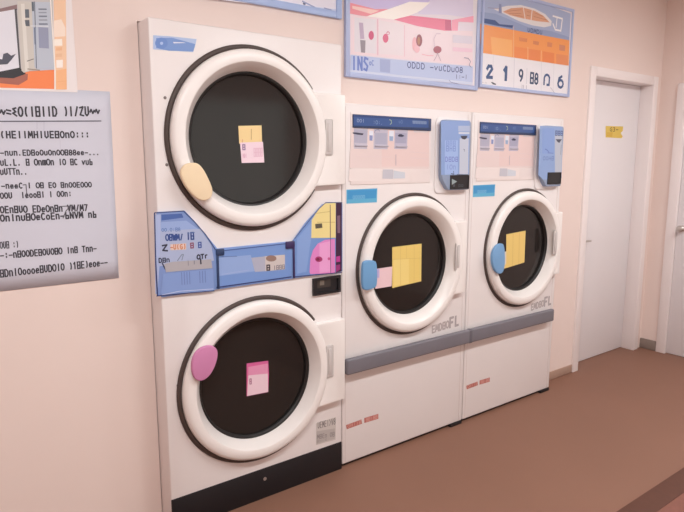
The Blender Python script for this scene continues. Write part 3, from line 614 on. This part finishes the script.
  ('poly',(206,132,178),[[0.0868,0.6977],[0.0926,0.7376],[0.1125,0.7664],[0.1467,0.7784],[0.1808,0.7741],[0.1996,0.7538],[0.1985,0.7204],[0.1816,0.6775],[0.1545,0.6455],[0.12,0.6365],[0.0954,0.6546]]),
 ],
 'p2': [
  ('poly',(110,160,206),[[0.945,1.0162],[0.9569,1.0413],[1.012,1.0382],[1.0339,1.0264],[1.0383,0.9182],[1.0196,0.9009],[0.964,0.8958],[0.9456,0.9151]]),
 ],
 'p3': [
  ('poly',(122,166,210),[[1.8807,0.9871],[1.9085,1.0303],[1.9515,1.044],[1.9832,1.0356],[1.9968,0.9647],[1.9969,0.8944],[1.972,0.8619],[1.9269,0.8728],[1.8888,0.9232]]),
 ],
}

def shift(items, dx=0, dz=0):
    S = lambda p: [p[0]+dx, p[1]+dz]
    out = []
    for it in items:
        if it[0] == 'poly': out.append(('poly', it[1], [S(p) for p in it[2]]))
        elif it[0] == 'line': out.append(('line', it[1], it[2], [S(p) for p in it[3]]))
        else: out.append((it[0], it[1], it[2], S(it[3]), S(it[4])) + tuple(it[5:]))
    return out

# ---------------------------------------------------------------- object helpers
def thing(name, label, cat, loc, group=None):
    o = bpy.data.objects.new(name, None); C.objects.link(o); o.location = loc
    o.empty_display_size = .1
    o['label'] = label; o['category'] = cat
    if group: o['group'] = group
    return o

def struct(o):
    o['kind'] = 'structure'; return o

# ---------------------------------------------------------------- the room
WY = .107                      # face of the back wall; the machines stand 0.107 m proud of it
XL, XR, YF, ZC = -2.2, 4.0, -3.6, 2.75
DX0, DX1, DZ = 3.07, 3.88, 2.085   # opening of the white door

fl = bmesh.new(); box(fl, XL-.12, XR+.12, YF-.12, WY+.9, -.1, 0)
struct(link('floor', fl, FLOOR))
ce = bmesh.new(); box(ce, XL-.12, XR+.12, YF-.12, WY+.12, ZC, ZC+.1)
struct(link('ceiling', ce, CEIL))

wb = bmesh.new()
T = .12
box(wb, XL, -.003, WY, WY+T, 0, ZC)
box(wb, -.003, .868, WY, WY+T, 2.018, ZC)
box(wb, .868, 2.594, WY, WY+T, 1.769, ZC)
box(wb, 2.594, DX0, WY, WY+T, 0, ZC)
box(wb, DX0, DX1, WY, WY+T, DZ, ZC)
box(wb, DX1, XR, WY, WY+T, 0, ZC)
struct(link('wall_back', wb, WALL))

D2A, D2B, D2Z = -.085, -.93, 2.03          # opening of the second door in the right wall
wr = bmesh.new()
box(wr, XR, XR+T, D2A, WY+T, 0, ZC)
box(wr, XR, XR+T, D2B, D2A, D2Z, ZC)
box(wr, XR, XR+T, YF-T, D2B, 0, ZC)
struct(link('wall_right', wr, WALL))
wl = bmesh.new(); box(wl, XL-T, XL, YF-T, WY+T, 0, ZC); struct(link('wall_left', wl, WALL))
wf = bmesh.new()
WX0, WX1, WZ0, WZ1 = .3, 2.9, .8, 2.2
box(wf, XL, WX0, YF-T, YF, 0, ZC); box(wf, WX1, XR, YF-T, YF, 0, ZC)
box(wf, WX0, WX1, YF-T, YF, 0, WZ0); box(wf, WX0, WX1, YF-T, YF, WZ1, ZC)
struct(link('wall_front', wf, WALL))
w = bmesh.new()
for a, b in ((WX0, WX0+.05), (WX1-.05, WX1), ((WX0+WX1)/2-.03, (WX0+WX1)/2+.03)): box(w, a, b, YF-.09, YF-.02, WZ0, WZ1)
for a, b in ((WZ0, WZ0+.05), (WZ1-.05, WZ1)): box(w, WX0, WX1, YF-.088, YF-.022, a, b)
win = struct(link('window_1', w, FRAMEW))
pane = bmesh.new(); box(pane, WX0+.01, WX1-.01, YF-.058, YF-.052, WZ0+.01, WZ1-.01)
struct(link('window_pane', pane, clear_glass(), win))

# door in the back wall
def door_set(nm, origin): 
    o = bpy.data.objects.new(nm, None); C.objects.link(o); o.location = origin; o['kind'] = 'structure'; return o
d1 = door_set('door_1', (DX0, WY, 0))
fr = bmesh.new()
for a, b in ((DX0-.055, DX0+.012), (DX1-.012, DX1+.055)): box(fr, a, b, WY-.014, WY+.118, 0, DZ+.05, bev=.003)
box(fr, DX0+.012, DX1-.012, WY-.014, WY+.118, DZ-.012, DZ+.05, bev=.003)
struct(sharp(link('door_frame', fr, FRAMEW, d1)))
lf = bmesh.new(); box(lf, DX0+.014, DX1-.014, WY+.085, WY+.117, .006, DZ-.014, bev=.003)
struct(sharp(link('door_leaf', lf, DOORW, d1)))
lv = bmesh.new()
lathe(lv, [(.026, WY+.084), (.026, WY+.076), (.012, WY+.074), (.012, WY+.045), (.0001, WY+.045)], DX0+.075, .935, seg=24)
tube(lv, [(DX0+.075, WY+.05, .935), (DX0+.12, WY+.047, .935), (DX0+.18, WY+.05, .932)], [.009, .009, .007])
struct(sharp(link('door_handle', lv, CHROME, d1)))
sg = printed('door_sign', PRINTS['sign'], WY+.0845, d1, .5); sg['label'] = 'yellow sign on the white door'; struct(sg)

# second door, right wall
d2 = door_set('door_2', (XR, D2A, 0))
fr = bmesh.new()
for a, b in ((D2A-.012, D2A+.06), (D2B-.06, D2B+.012)): box(fr, XR-.014, XR+.1, a, b, 0, D2Z+.05, bev=.003)
box(fr, XR-.014, XR+.1, D2B+.012, D2A-.012, D2Z-.012, D2Z+.05, bev=.003)
struct(sharp(link('door_frame', fr, FRAMEW, d2)))
lf = bmesh.new(); box(lf, XR+.004, XR+.04, D2B+.014, D2A-.014, .006, D2Z-.014, bev=.003)
struct(sharp(link('door_leaf', lf, DOORW, d2)))
lv = bmesh.new(); kn = []
tube(lv, [(XR+.006, D2A-.06, 1.0), (XR-.012, D2A-.06, 1.0), (XR-.02, D2A-.06, 1.0), (XR-.035, D2A-.06, 1.0), (XR-.05, D2A-.06, 1.0), (XR-.058, D2A-.06, 1.0)], [.024, .022, .011, .012, .026, .014], seg=20)
struct(sharp(link('door_knob', lv, CHROME, d2)))

bb = bmesh.new(); box(bb, 2.6, DX0-.056, WY-.008, WY, 0, .06, bev=.004); struct(sharp(link('baseboard_back', bb, BASEB)))
bb = bmesh.new(); box(bb, XR-.01, XR, D2A+.063, WY, 0, .082, bev=.006); struct(sharp(link('baseboard_right', bb, BASEG)))

# ---------------------------------------------------------------- machine parts
def machine_body(name, x0, x1, z0, z1, y1, holes, parent):
    bm = bmesh.new(); box(bm, x0, x1, 0, y1, z0, z1, bev=.006, seg=3)
    bmesh.ops.recalc_face_normals(bm, faces=bm.faces)
    me = bpy.data.meshes.new(name); bm.to_mesh(me); bm.free()
    o = bpy.data.objects.new(name, me); C.objects.link(o)
    cutters = []
    for cx, cz, r in holes:
        b2 = bmesh.new(); lathe(b2, [(.0001, -.05), (r, -.05), (r, .4), (.0001, .4)], cx, cz, seg=72)
        bmesh.ops.remove_doubles(b2, verts=b2.verts, dist=.0005)
        bmesh.ops.recalc_face_normals(b2, faces=b2.faces)
        m2 = bpy.data.meshes.new('cut'); b2.to_mesh(m2); b2.free()
        c = bpy.data.objects.new('cut', m2); C.objects.link(c); cutters.append(c)
        md = o.modifiers.new('b', 'BOOLEAN'); md.operation = 'DIFFERENCE'; md.object = c; md.solver = 'EXACT'
    bpy.context.view_layer.update()
    dg = bpy.context.evaluated_depsgraph_get()
    nm = bpy.data.meshes.new_from_object(o.evaluated_get(dg))
    o.modifiers.clear(); o.data = nm; nm.name = name
    for c in cutters:
        m2 = c.data; bpy.data.objects.remove(c); bpy.data.meshes.remove(m2)
    nm.materials.clear(); nm.materials.append(STEEL)
    for p in nm.polygons: p.material_index = 0
    o.parent = parent; o.matrix_parent_inverse = Matrix.Identity(4)
    nm.transform(Matrix.Translation(-world_of(parent)))
    return sharp(o, 30)

A0, A1 = math.radians(37), math.radians(-35)       # where the handle tab meets the ring

def porthole(parent, cx, cz, xr, R=.356, ri=.270, gask_r=.009, grip=.072, tab=(.222, .205, -.19, -.212)):
    """round door with a handle tab on its right, built around (cx, cz) on the machine front"""
    k = R / .356
    d = bmesh.new()
    q = ri / .270
    lathe(d, [(.350*k, -.001), (.350*k, -.024), (.345*k, -.034), (.335*k, -.040), (.306*k, -.041), (.301*k, -.039),
              (.270*q, .012), (.2675*q, .034), (.29*k, .036), (.295*k, -.001), (.350*k, -.001)], cx, cz)
    bmesh.ops.remove_doubles(d, verts=d.verts, dist=.0002)
    n = 18; inner = []
    for i in range(n+1):
        a = A0 + (A1 - A0) * i / n
        inner.append((cx + .338*k*math.cos(a), cz + .338*k*math.sin(a)))
    out = [(xr, cz+tab[2]), (xr, cz+tab[1])]
    slab(d, inner + out, -.034, -.001, bev=.006)
    door = sharp(link('door', d, RINGM, parent), 33)
    # dark gasket line round the ring, open where the tab is
    g = bmesh.new(); rings = []
    for i in range(97):
        t = i / 96
        a = A0 + (2*PI - (A0 - A1)) * t
        r = gask_r * (.72 + .28*math.sin(PI*t) ** .5)
        rings.append([g.verts.new((cx + (.3595*k + r*math.cos(2*PI*j/10))*math.cos(a), -.003 + r*.8*math.sin(2*PI*j/10), cz + (.3595*k + r*math.cos(2*PI*j/10))*math.sin(a))) for j in range(10)])
    for P, Q in zip(rings, rings[1:]):
        for j in range(10): g.faces.new((P[j], P[(j+1) % 10], Q[(j+1) % 10], Q[j]))
    g.faces.new(rings[0]); g.faces.new(rings[-1])
    link('gasket', g, GASK, door, smooth=True)
    t = bmesh.new(); lathe(t, [(.2705*q, .010), (.264*q, .012), (.258*q, .020), (.258*q, .034), (.2705*q, .034)], cx, cz)
    sharp(link('window_trim', t, BLACKTRIM, door))
    gl = bmesh.new(); lathe(gl, [(.0001, .030), (.2585*q, .030), (.2585*q, .034), (.0001, .034)], cx, cz)
    bmesh.ops.remove_doubles(gl, verts=gl.verts, dist=.0005)
    o = link('glass', gl, GLASSM, door); o['label'] = 'dark smoked round door glass'
    h = bmesh.new(); hx = xr - grip
    box(h, hx-.02, hx+.02, -.040, -.033, cz-.06, cz+.095, bev=.006, seg=3)
    box(h, hx-.009, hx+.009, -.044, -.036, cz-.045, cz+.08, bev=.003)
    o = sharp(link('handle', h, HANDLE, door)); o['label'] = 'pale grey handle strip'
    return door

def drum(parent, cx, cz):
    b = bmesh.new(); lathe(b, [(.272, .05), (.285, .06), (.285, .34), (.26, .36), (.10, .365), (.09, .35), (.0001, .34)], cx, cz, seg=64)
    sharp(link('drum', b, DRUM, parent))

def pad(door, items, col, label):
    pts = items[0][2]
    for _ in range(2):      # round the outline's corners off
        pts = [[a[j]*w + b[j]*(1-w) for j in (0, 1)] for a, b in zip(pts, pts[1:] + pts[:1]) for w in (.75, .25)]
    bm = bmesh.new(); slab(bm, pts, -.060, -.0445, bev=.005, seg=3)
    o = sharp(link('door_pad', bm, mat('foam_' + col, col, .75, vary=.05, scale=14, bump=.15), door), 50); o['label'] = label

def sticker(name, door, items, y, label, backing=True):
    o = printed(name, items, y, door, .55); o['label'] = label; return o

def plate(name, parent, pts, y0, y1, m, bev=.003, label=None):
    bm = bmesh.new(); slab(bm, pts, y0, y1, bev=bev)
    o = sharp(link(name, bm, m, parent), 40)
    if label: o['label'] = label
    return o

# ---------------------------------------------------------------- stacked dryer
dr = thing('stacked_dryer', 'tall white two-door stacked dryer with blue control strip between its round doors', 'dryer', (.433, .3, 0))
DC = [(.411, 1.590), (.414, .565)]
machine_body('body', 0, .865, .012, 2.014, .70, [(cx, cz, .298) for cx, cz in DC], dr)
for i, (cx, cz) in enumerate(DC):
    drum(dr, cx, cz)
    door = porthole(dr, cx, cz, .862, R=.359, gask_r=.0105, grip=.094)
    if i == 0:
        door['label'] = 'upper round dryer door with beige pad'
        sticker('notice_sticker', door, PRINTS['g0'], .0285, 'cream and pink notice stuck on glass')
        pad(door, PRINTS['p0'], 'eed8b6', 'beige pad on the door ring')
    else:
        door['label'] = 'lower round dryer door with pink pad'
        sticker('notice_sticker', door, PRINTS['g1'], .0285, 'pink notice stuck on glass')
        pad(door, PRINTS['p1'], 'cf86b2', 'pink oval pad on the door ring')
strip = plate('control_panel', dr, [(-.001, .988), (-.001, 1.315), (.105, 1.315), (.150, 1.265), (.236, 1.156), (.594, 1.158), (.66, 1.232), (.755, 1.312), (.863, 1.312), (.863, .994), (.5, .991)], -.011, -.0005, BLUEP, .003, 'blue control strip')
for nm, key in (('instruction_sheet', 'panel_left'), ('display_panel', 'panel_mid'), ('coin_panel', 'panel_right')):
    printed(nm, PRINTS[key], -.0116, strip, .35)
dv = bmesh.new()
box(dv, .228, .237, -.017, -.010, .992, 1.15, bev=.002); box(dv, .226, .262, -.019, -.010, 1.128, 1.156, bev=.004)
sharp(link('panel_divider', dv, NAVY, strip))
dv = bmesh.new()
box(dv, .589, .598, -.017, -.010, .994, 1.15, bev=.002); box(dv, .552, .598, -.019, -.010, 1.128, 1.160, bev=.004)
sharp(link('panel_divider', dv, mat('purple_plastic', '3a2c5c', .4, vary=.1), strip))
cb = bmesh.new()
for a in ((.698, .712, .898, .978), (.838, .852, .898, .978), (.712, .838, .898, .909), (.712, .838, .967, .978)): box(cb, a[0], a[1], -.012, -.0005, a[2], a[3])
box(cb, .712, .838, -.003, -.0005, .909, .967)
coin = link('coin_slot', cb, BLACK, dr); coin['label'] = 'black coin slot box'
printed('slot_window', PRINTS['coin'], -.0035, coin, .4)
kb = bmesh.new(); box(kb, .001, .864, -.004, .02, .0, .143, bev=.003)
kp = sharp(link('kick_plate', kb, BLACK, dr)); kp['label'] = 'black kick plate'
sc = bmesh.new(); lathe(sc, [(.008, -.0035), (.008, -.006), (.0001, -.007)], .431, .093, seg=16); sharp(link('screw', sc, CHROME, kp))
o = printed('badge', PRINTS['logo'], -.0008, dr, .45); o['label'] = 'blue badge sticker in top corner'
o = printed('data_label', PRINTS['spec'], -.0008, dr, .5); o['label'] = 'grey data label'
for x, z in ((.05, 1.735), (.045, 1.49), (.05, .62)):
    hw = bmesh.new(); lathe(hw, [(.006, -.0005), (.005, -.003), (.0001, -.0035)], x, z, seg=12)
    sharp(link('screw', hw, mat('screw_grey', '7a6f6c', .5), dr))


# ---------------------------------------------------------------- washers
PITCH = .875
def rrect(x0, x1, z0, z1, r, n=6, skip=()):
    pts = []
    for i, (cx, cz, a0) in enumerate(((x1-r, z1-r, 0), (x0+r, z1-r, 90), (x0+r, z0+r, 180), (x1-r, z0+r, 270))):
        for k in range(n+1):
            a = math.radians(a0 + 90*k/n); pts.append((cx+r*math.cos(a), cz+r*math.sin(a)))
    return pts

def washer(i, label):
    dx = PITCH * i
    x0, x1 = .870 + dx, .870 + .868 + dx
    if i: x1 = 2.590
    w = thing('washing_machine', label, 'washing machine', ((x0+x1)/2, .3, 0), 'front-load washers under the posters')
    cx, cz = (1.316, .980) if i == 0 else (2.236, .984)
    R = .356 if i == 0 else .350
    machine_body('body', x0, x1, .018, 1.765, .70, [(cx, cz, .298*R/.359)], w)
    pb = bmesh.new(); box(pb, x0+.012, x1-.012, .018, .68, 0, .0178); link('plinth', pb, DARKGAP, w)
    fb = bmesh.new(); box(fb, x1-.1, x1-.005, -.006, .017, 0, .0176, bev=.003); sharp(link('foot', fb, BLACK, w))
    drum(w, cx, cz)
    door = porthole(w, cx, cz, x1-.045 if i == 0 else 2.584, R=R, gask_r=.0085, ri=.262)
    door['label'] = 'round washer door with blue pad'
    if i == 0:
        sticker('notice_sticker', door, PRINTS['g2'], .0285, 'yellow and pink notice stuck on glass')
        pad(door, PRINTS['p2'], '6ea0ce', 'blue pad on the door ring')
    else:
        sticker('notice_sticker', door, PRINTS['g3'], .0285, 'yellow notice stuck on glass')
        pad(door, PRINTS['p3'], '7aa6d2', 'blue pad on the door ring')
    # control fascia: header bar, printed dial field, fine raised border on its right
    fa = plate('control_panel', w, [(.915+dx, 1.395), (.915+dx, 1.725), (1.432+dx, 1.725), (1.432+dx, 1.395)], -.0035, -.0003, mat('fascia_white', 'efe3e1', .4, vary=.01), .0015, None)
    printed('dial_field', shift(PRINTS['fascia'], dx), -.0037, fa, .45)
    plate('header_bar', fa, [(.925+dx, 1.656), (.925+dx, 1.716), (1.424+dx, 1.716), (1.424+dx, 1.656)], -.011, -.003, NAVY, .002, 'navy header bar')
    printed('header_lettering', shift(PRINTS['header'], dx), -.0112, fa, .4)
    for k, (a, b) in enumerate(((.938, 1.012), (1.058, 1.142), (1.192, 1.266))):
        bm = bmesh.new(); box(bm, a+dx, b+dx, -.009, -.0062, 1.572, 1.578, bev=.001)
        sharp(link('dial_ledge', bm, mat('ledge_grey', 'b7b2c0', .5), fa))
    # payment module
    a, b, zb = (1.486, 1.697, 1.354) if i == 0 else (2.340, 2.542, 1.352)
    pts = []
    for cx2, cz2, r2, a2 in ((b-.018, 1.697, .018, 0), (a+.024, 1.691, .024, 90)):
        for q in range(7):
            an = math.radians(a2 + 15*q); pts.append((cx2 + r2*math.cos(an), cz2 + r2*math.sin(an)))
    pts += [(a, zb+.075), (a+.006, zb+.055), (a+.042, zb+.010), (a+.052, zb+.003), (a+.066, zb), (b-.010, zb), (b-.003, zb+.003), (b, zb+.010)]
    plate('payment_mount', w, rrect(a-.024, b+.014, zb-.016, 1.728, .03), -.008, -.0004, mat('mount_white', 'ece6e6', .4, vary=.01), .003, None)
    pm = plate('payment_module', w, pts, -.036, -.0005, PAYM, .005, 'blue-grey payment module')
    printed('module_graphics', PRINTS['pay'] if i == 0 else PRINTS['paytwo'], -.0363, pm, .4)
    s0, s1, t0, t1 = (1.545, 1.688, 1.359, 1.432) if i == 0 else (2.396, 2.533, 1.366, 1.438)
    sx = bmesh.new()
    for q in ((s0, s0+.005, t0, t1), (s1-.005, s1, t0, t1), (s0+.005, s1-.005, t0, t0+.005), (s0+.005, s1-.005, t1-.005, t1)): box(sx, q[0], q[1], -.041, -.035, q[2], q[3])
    box(sx, s0+.005, s1-.005, -.0385, -.035, t0+.005, t1-.005)
    scn = link('screen', sx, BLACK, pm); scn['label'] = 'small black screen'
    if i == 0: printed('screen_marks', PRINTS['screen'], -.0388, scn, .4)
    # labels
    o = printed('name_label', shift(PRINTS['blue_label'], dx), -.0008, w, .4); o['label'] = 'bright blue label'
    o = printed('caution_label', shift(PRINTS['red_label'], dx), -.0008, w, .5); o['label'] = 'narrow faded red label'
    o = printed('model_lettering', shift(PRINTS['info'], dx, -.006 if i else 0), -.0008, w, .5); o['label'] = 'faint grey lettering'
    sm = bmesh.new(); box(sm, x1-.030, x1-.028, -.0010, .0005, .03, 1.75); box(sm, x0+.016, x0+.0175, -.0010, .0005, .03, 1.75)
    link('panel_seam', sm, mat('seam_pale', 'd6cac7', .6), w)
    return w
washer(0, 'white front-load washer standing directly beside the stacked dryer')
washer(1, 'white front-load washer at the far end, closest to the white door')

# ---------------------------------------------------------------- bumper rail across both washers
rl = thing('bumper_rail', 'grey horizontal bumper rail fixed across the fronts of both washers', 'rail', (1.70, 0, .535))
def rail_section(bm, xa, xb, z0=.492, z1=.570, y0=-.046, y1=-.018, e=.0):
    box(bm, xa, xb, y0, y1, z0, z1, bev=.009, seg=4)
for xa, xb in ((.866, 1.738), (1.744, 2.535)):
    bm = bmesh.new(); rail_section(bm, xa, xb); sharp(link('bar', bm, GREYBAR, rl), 50)
bm = bmesh.new(); rail_section(bm, 1.725, 1.757, .490, .572, -.048, -.0175); sharp(link('joint_sleeve', bm, GREYBAR2, rl), 50)
for x in (1.0, 1.55, 1.95, 2.42):
    bm = bmesh.new(); box(bm, x-.02, x+.02, -.02, -.0005, .51, .558, bev=.002); sharp(link('bracket', bm, GREYBAR2, rl))

# ---------------------------------------------------------------- sheets and posters on the wall
def bordered(name, label, cat, x0, x1, z0, z1, b, key, frame_m, depth=.012, group=None):
    t = thing(name, label, cat, ((x0+x1)/2, WY, z0), group)
    bm = bmesh.new()
    yb = WY - depth
    box(bm, x0, x0+b, yb-.006, WY-.0005, z0, z1, bev=.003); box(bm, x1-b, x1, yb-.006, WY-.0005, z0, z1, bev=.003)
    box(bm, x0+b, x1-b, yb-.006, WY-.0005, z0, z0+b, bev=.003); box(bm, x0+b, x1-b, yb-.006, WY-.0005, z1-b, z1, bev=.003)
    f = sharp(link('frame', bm, frame_m, t)); 
    bm = bmesh.new(); box(bm, x0+b*.8, x1-b*.8, yb+.0005, WY-.001, z0+b*.8, z1-b*.8)
    link('backing_board', bm, mat('board_white', 'eae4ea', .5, vary=.01), t)
    o = printed('print', PRINTS[key], yb, t, .3)
    return t
bordered('poster', 'pale blue-framed poster with pink ribbon pictures above the washer beside the dryer', 'poster', .958, 1.886, 1.895, 2.44, .024, 'menu', FRAMEB)
bordered('poster', 'orange and blue poster with a row of large navy numerals along its foot', 'poster', 1.900, 2.775, 1.915, 2.455, .018, 'price', FRAMEB)
bordered('poster', 'blue-framed poster high above the stacked dryer, mostly cut off by the picture edge', 'poster', .03, .935, 2.148, 2.62, .03, 'top', mat('sky_blue_frame', 'a9bfea', .35, vary=.03))

t = thing('poster', 'poster showing a grey machine on a bright orange floor, over the paper notice', 'poster', (-.55, WY, 1.75))
printed('print', PRINTS['photo'], WY-.0025, t, .5)

t = thing('notice_sign', 'large white paper notice with rows of black handwriting on pink wall', 'sign', (-.45, WY, 1.06))
bm = bmesh.new(); NX = 24; NZ = 10; grid = []
for a in range(NX+1):
    col = []
    for b in range(NZ+1):
        u, v = a/NX, b/NZ
        col.append(bm.verts.new((-.80 + .683*u + (-.007*(1-v))*(u == 1), WY-.0012-.0006*math.sin(u*3), 1.060 + .683*v + .012*u*v)))
    grid.append(col)
for a in range(NX):
    for b in range(NZ): bm.faces.new((grid[a][b], grid[a+1][b], grid[a+1][b+1], grid[a][b+1]))
sh = link('sheet', bm, mat('white_paper', 'd2d3e0', .6, vary=.012, scale=3), t, smooth=True)
sol = sh.modifiers.new('thickness', 'SOLIDIFY'); sol.thickness = .0006; sol.offset = 0
printed('handwriting', PRINTS['notice'], WY-.0026, t, .6, step=1e-5)

# ---------------------------------------------------------------- floor mat, near right
t = thing('floor_mat', 'dark reddish-brown floor mat lying in the bottom right corner', 'mat', (2.3, -1.4, 0))
bm = bmesh.new()
box(bm, 1.45, 3.3, -1.125, -1.02, 0.0005, .011, bev=.003); box(bm, 1.45, 3.3, -1.85, -1.745, .0005, .011, bev=.003)
box(bm, 1.45, 1.555, -1.745, -1.125, .0005, .011, bev=.003); box(bm, 3.195, 3.3, -1.745, -1.125, .0005, .011, bev=.003)
sharp(link('border', bm, MATB, t))
bm = bmesh.new(); box(bm, 1.555, 3.195, -1.745, -1.125, .0005, .009); link('weave', bm, MATC, t)

# ---------------------------------------------------------------- ceiling lamps
def ceiling_lamp(x, y, label, power):
    t = thing('ceiling_light', label, 'light', (x, y, ZC), 'ceiling lamps')
    bm = bmesh.new(); box(bm, x-.62, x+.62, y-.11, y+.11, ZC-.05, ZC-.001, bev=.006); sharp(link('housing', bm, FRAMEW, t))
    for s in (-.05, .05):
        bm = bmesh.new(); tube(bm, [(x-.59, y+s, ZC-.07), (x+.59, y+s, ZC-.07)], .014, seg=12)
        link('lamp_tube', bm, emitter('lamp_glow', (.97, 1, 1), 6), t, smooth=True)
    ld = bpy.data.lights.new('lamp_light', 'AREA'); ld.shape = 'RECTANGLE'; ld.size = 1.18; ld.size_y = .2
    ld.energy = power; ld.color = (.96, 1, 1)
    lo = bpy.data.objects.new('lamp_light', ld); C.objects.link(lo); lo.parent = t; lo.location = (0, 0, -.095)
ceiling_lamp(-.6, -1.65, 'long ceiling lamp over the floor in front of the paper notice', LAMP * 1.05)
ceiling_lamp(1.3, -1.65, 'long ceiling lamp over the floor in front of the washer beside the dryer', LAMP * .8)
ceiling_lamp(3.1, -1.65, 'long ceiling lamp over the floor before the white door', LAMP * .85)

wd = bpy.data.worlds.new('daylight'); bpy.context.scene.world = wd; wd.use_nodes = True
bg = wd.node_tree.nodes['Background']; bg.inputs['Color'].default_value = (1, .93, .89, 1); bg.inputs['Strength'].default_value = 1.6

# ---------------------------------------------------------------- camera
cd = bpy.data.cameras.new('camera'); cam = bpy.data.objects.new('camera', cd); C.objects.link(cam)
cd.sensor_fit = 'HORIZONTAL'; cd.sensor_width = 36; cd.lens = 36 * 597.3 / 684; cd.clip_start = .02
yaw, pit = math.radians(36.83), math.radians(8.94)
cam.location = (-.7886, -2.2114, 1.5)
cam.rotation_euler = (PI/2 - pit, 0, -yaw)
S = bpy.context.scene
S.camera = cam
S.view_settings.view_transform = 'Standard'; S.view_settings.look = 'None'; S.view_settings.gamma = 1
S.view_settings.use_curve_mapping = False
S.view_settings.exposure = EXPO
S.cycles.max_bounces = 10; S.cycles.diffuse_bounces = 5; S.cycles.transparent_max_bounces = 12
S.cycles.use_denoising = True
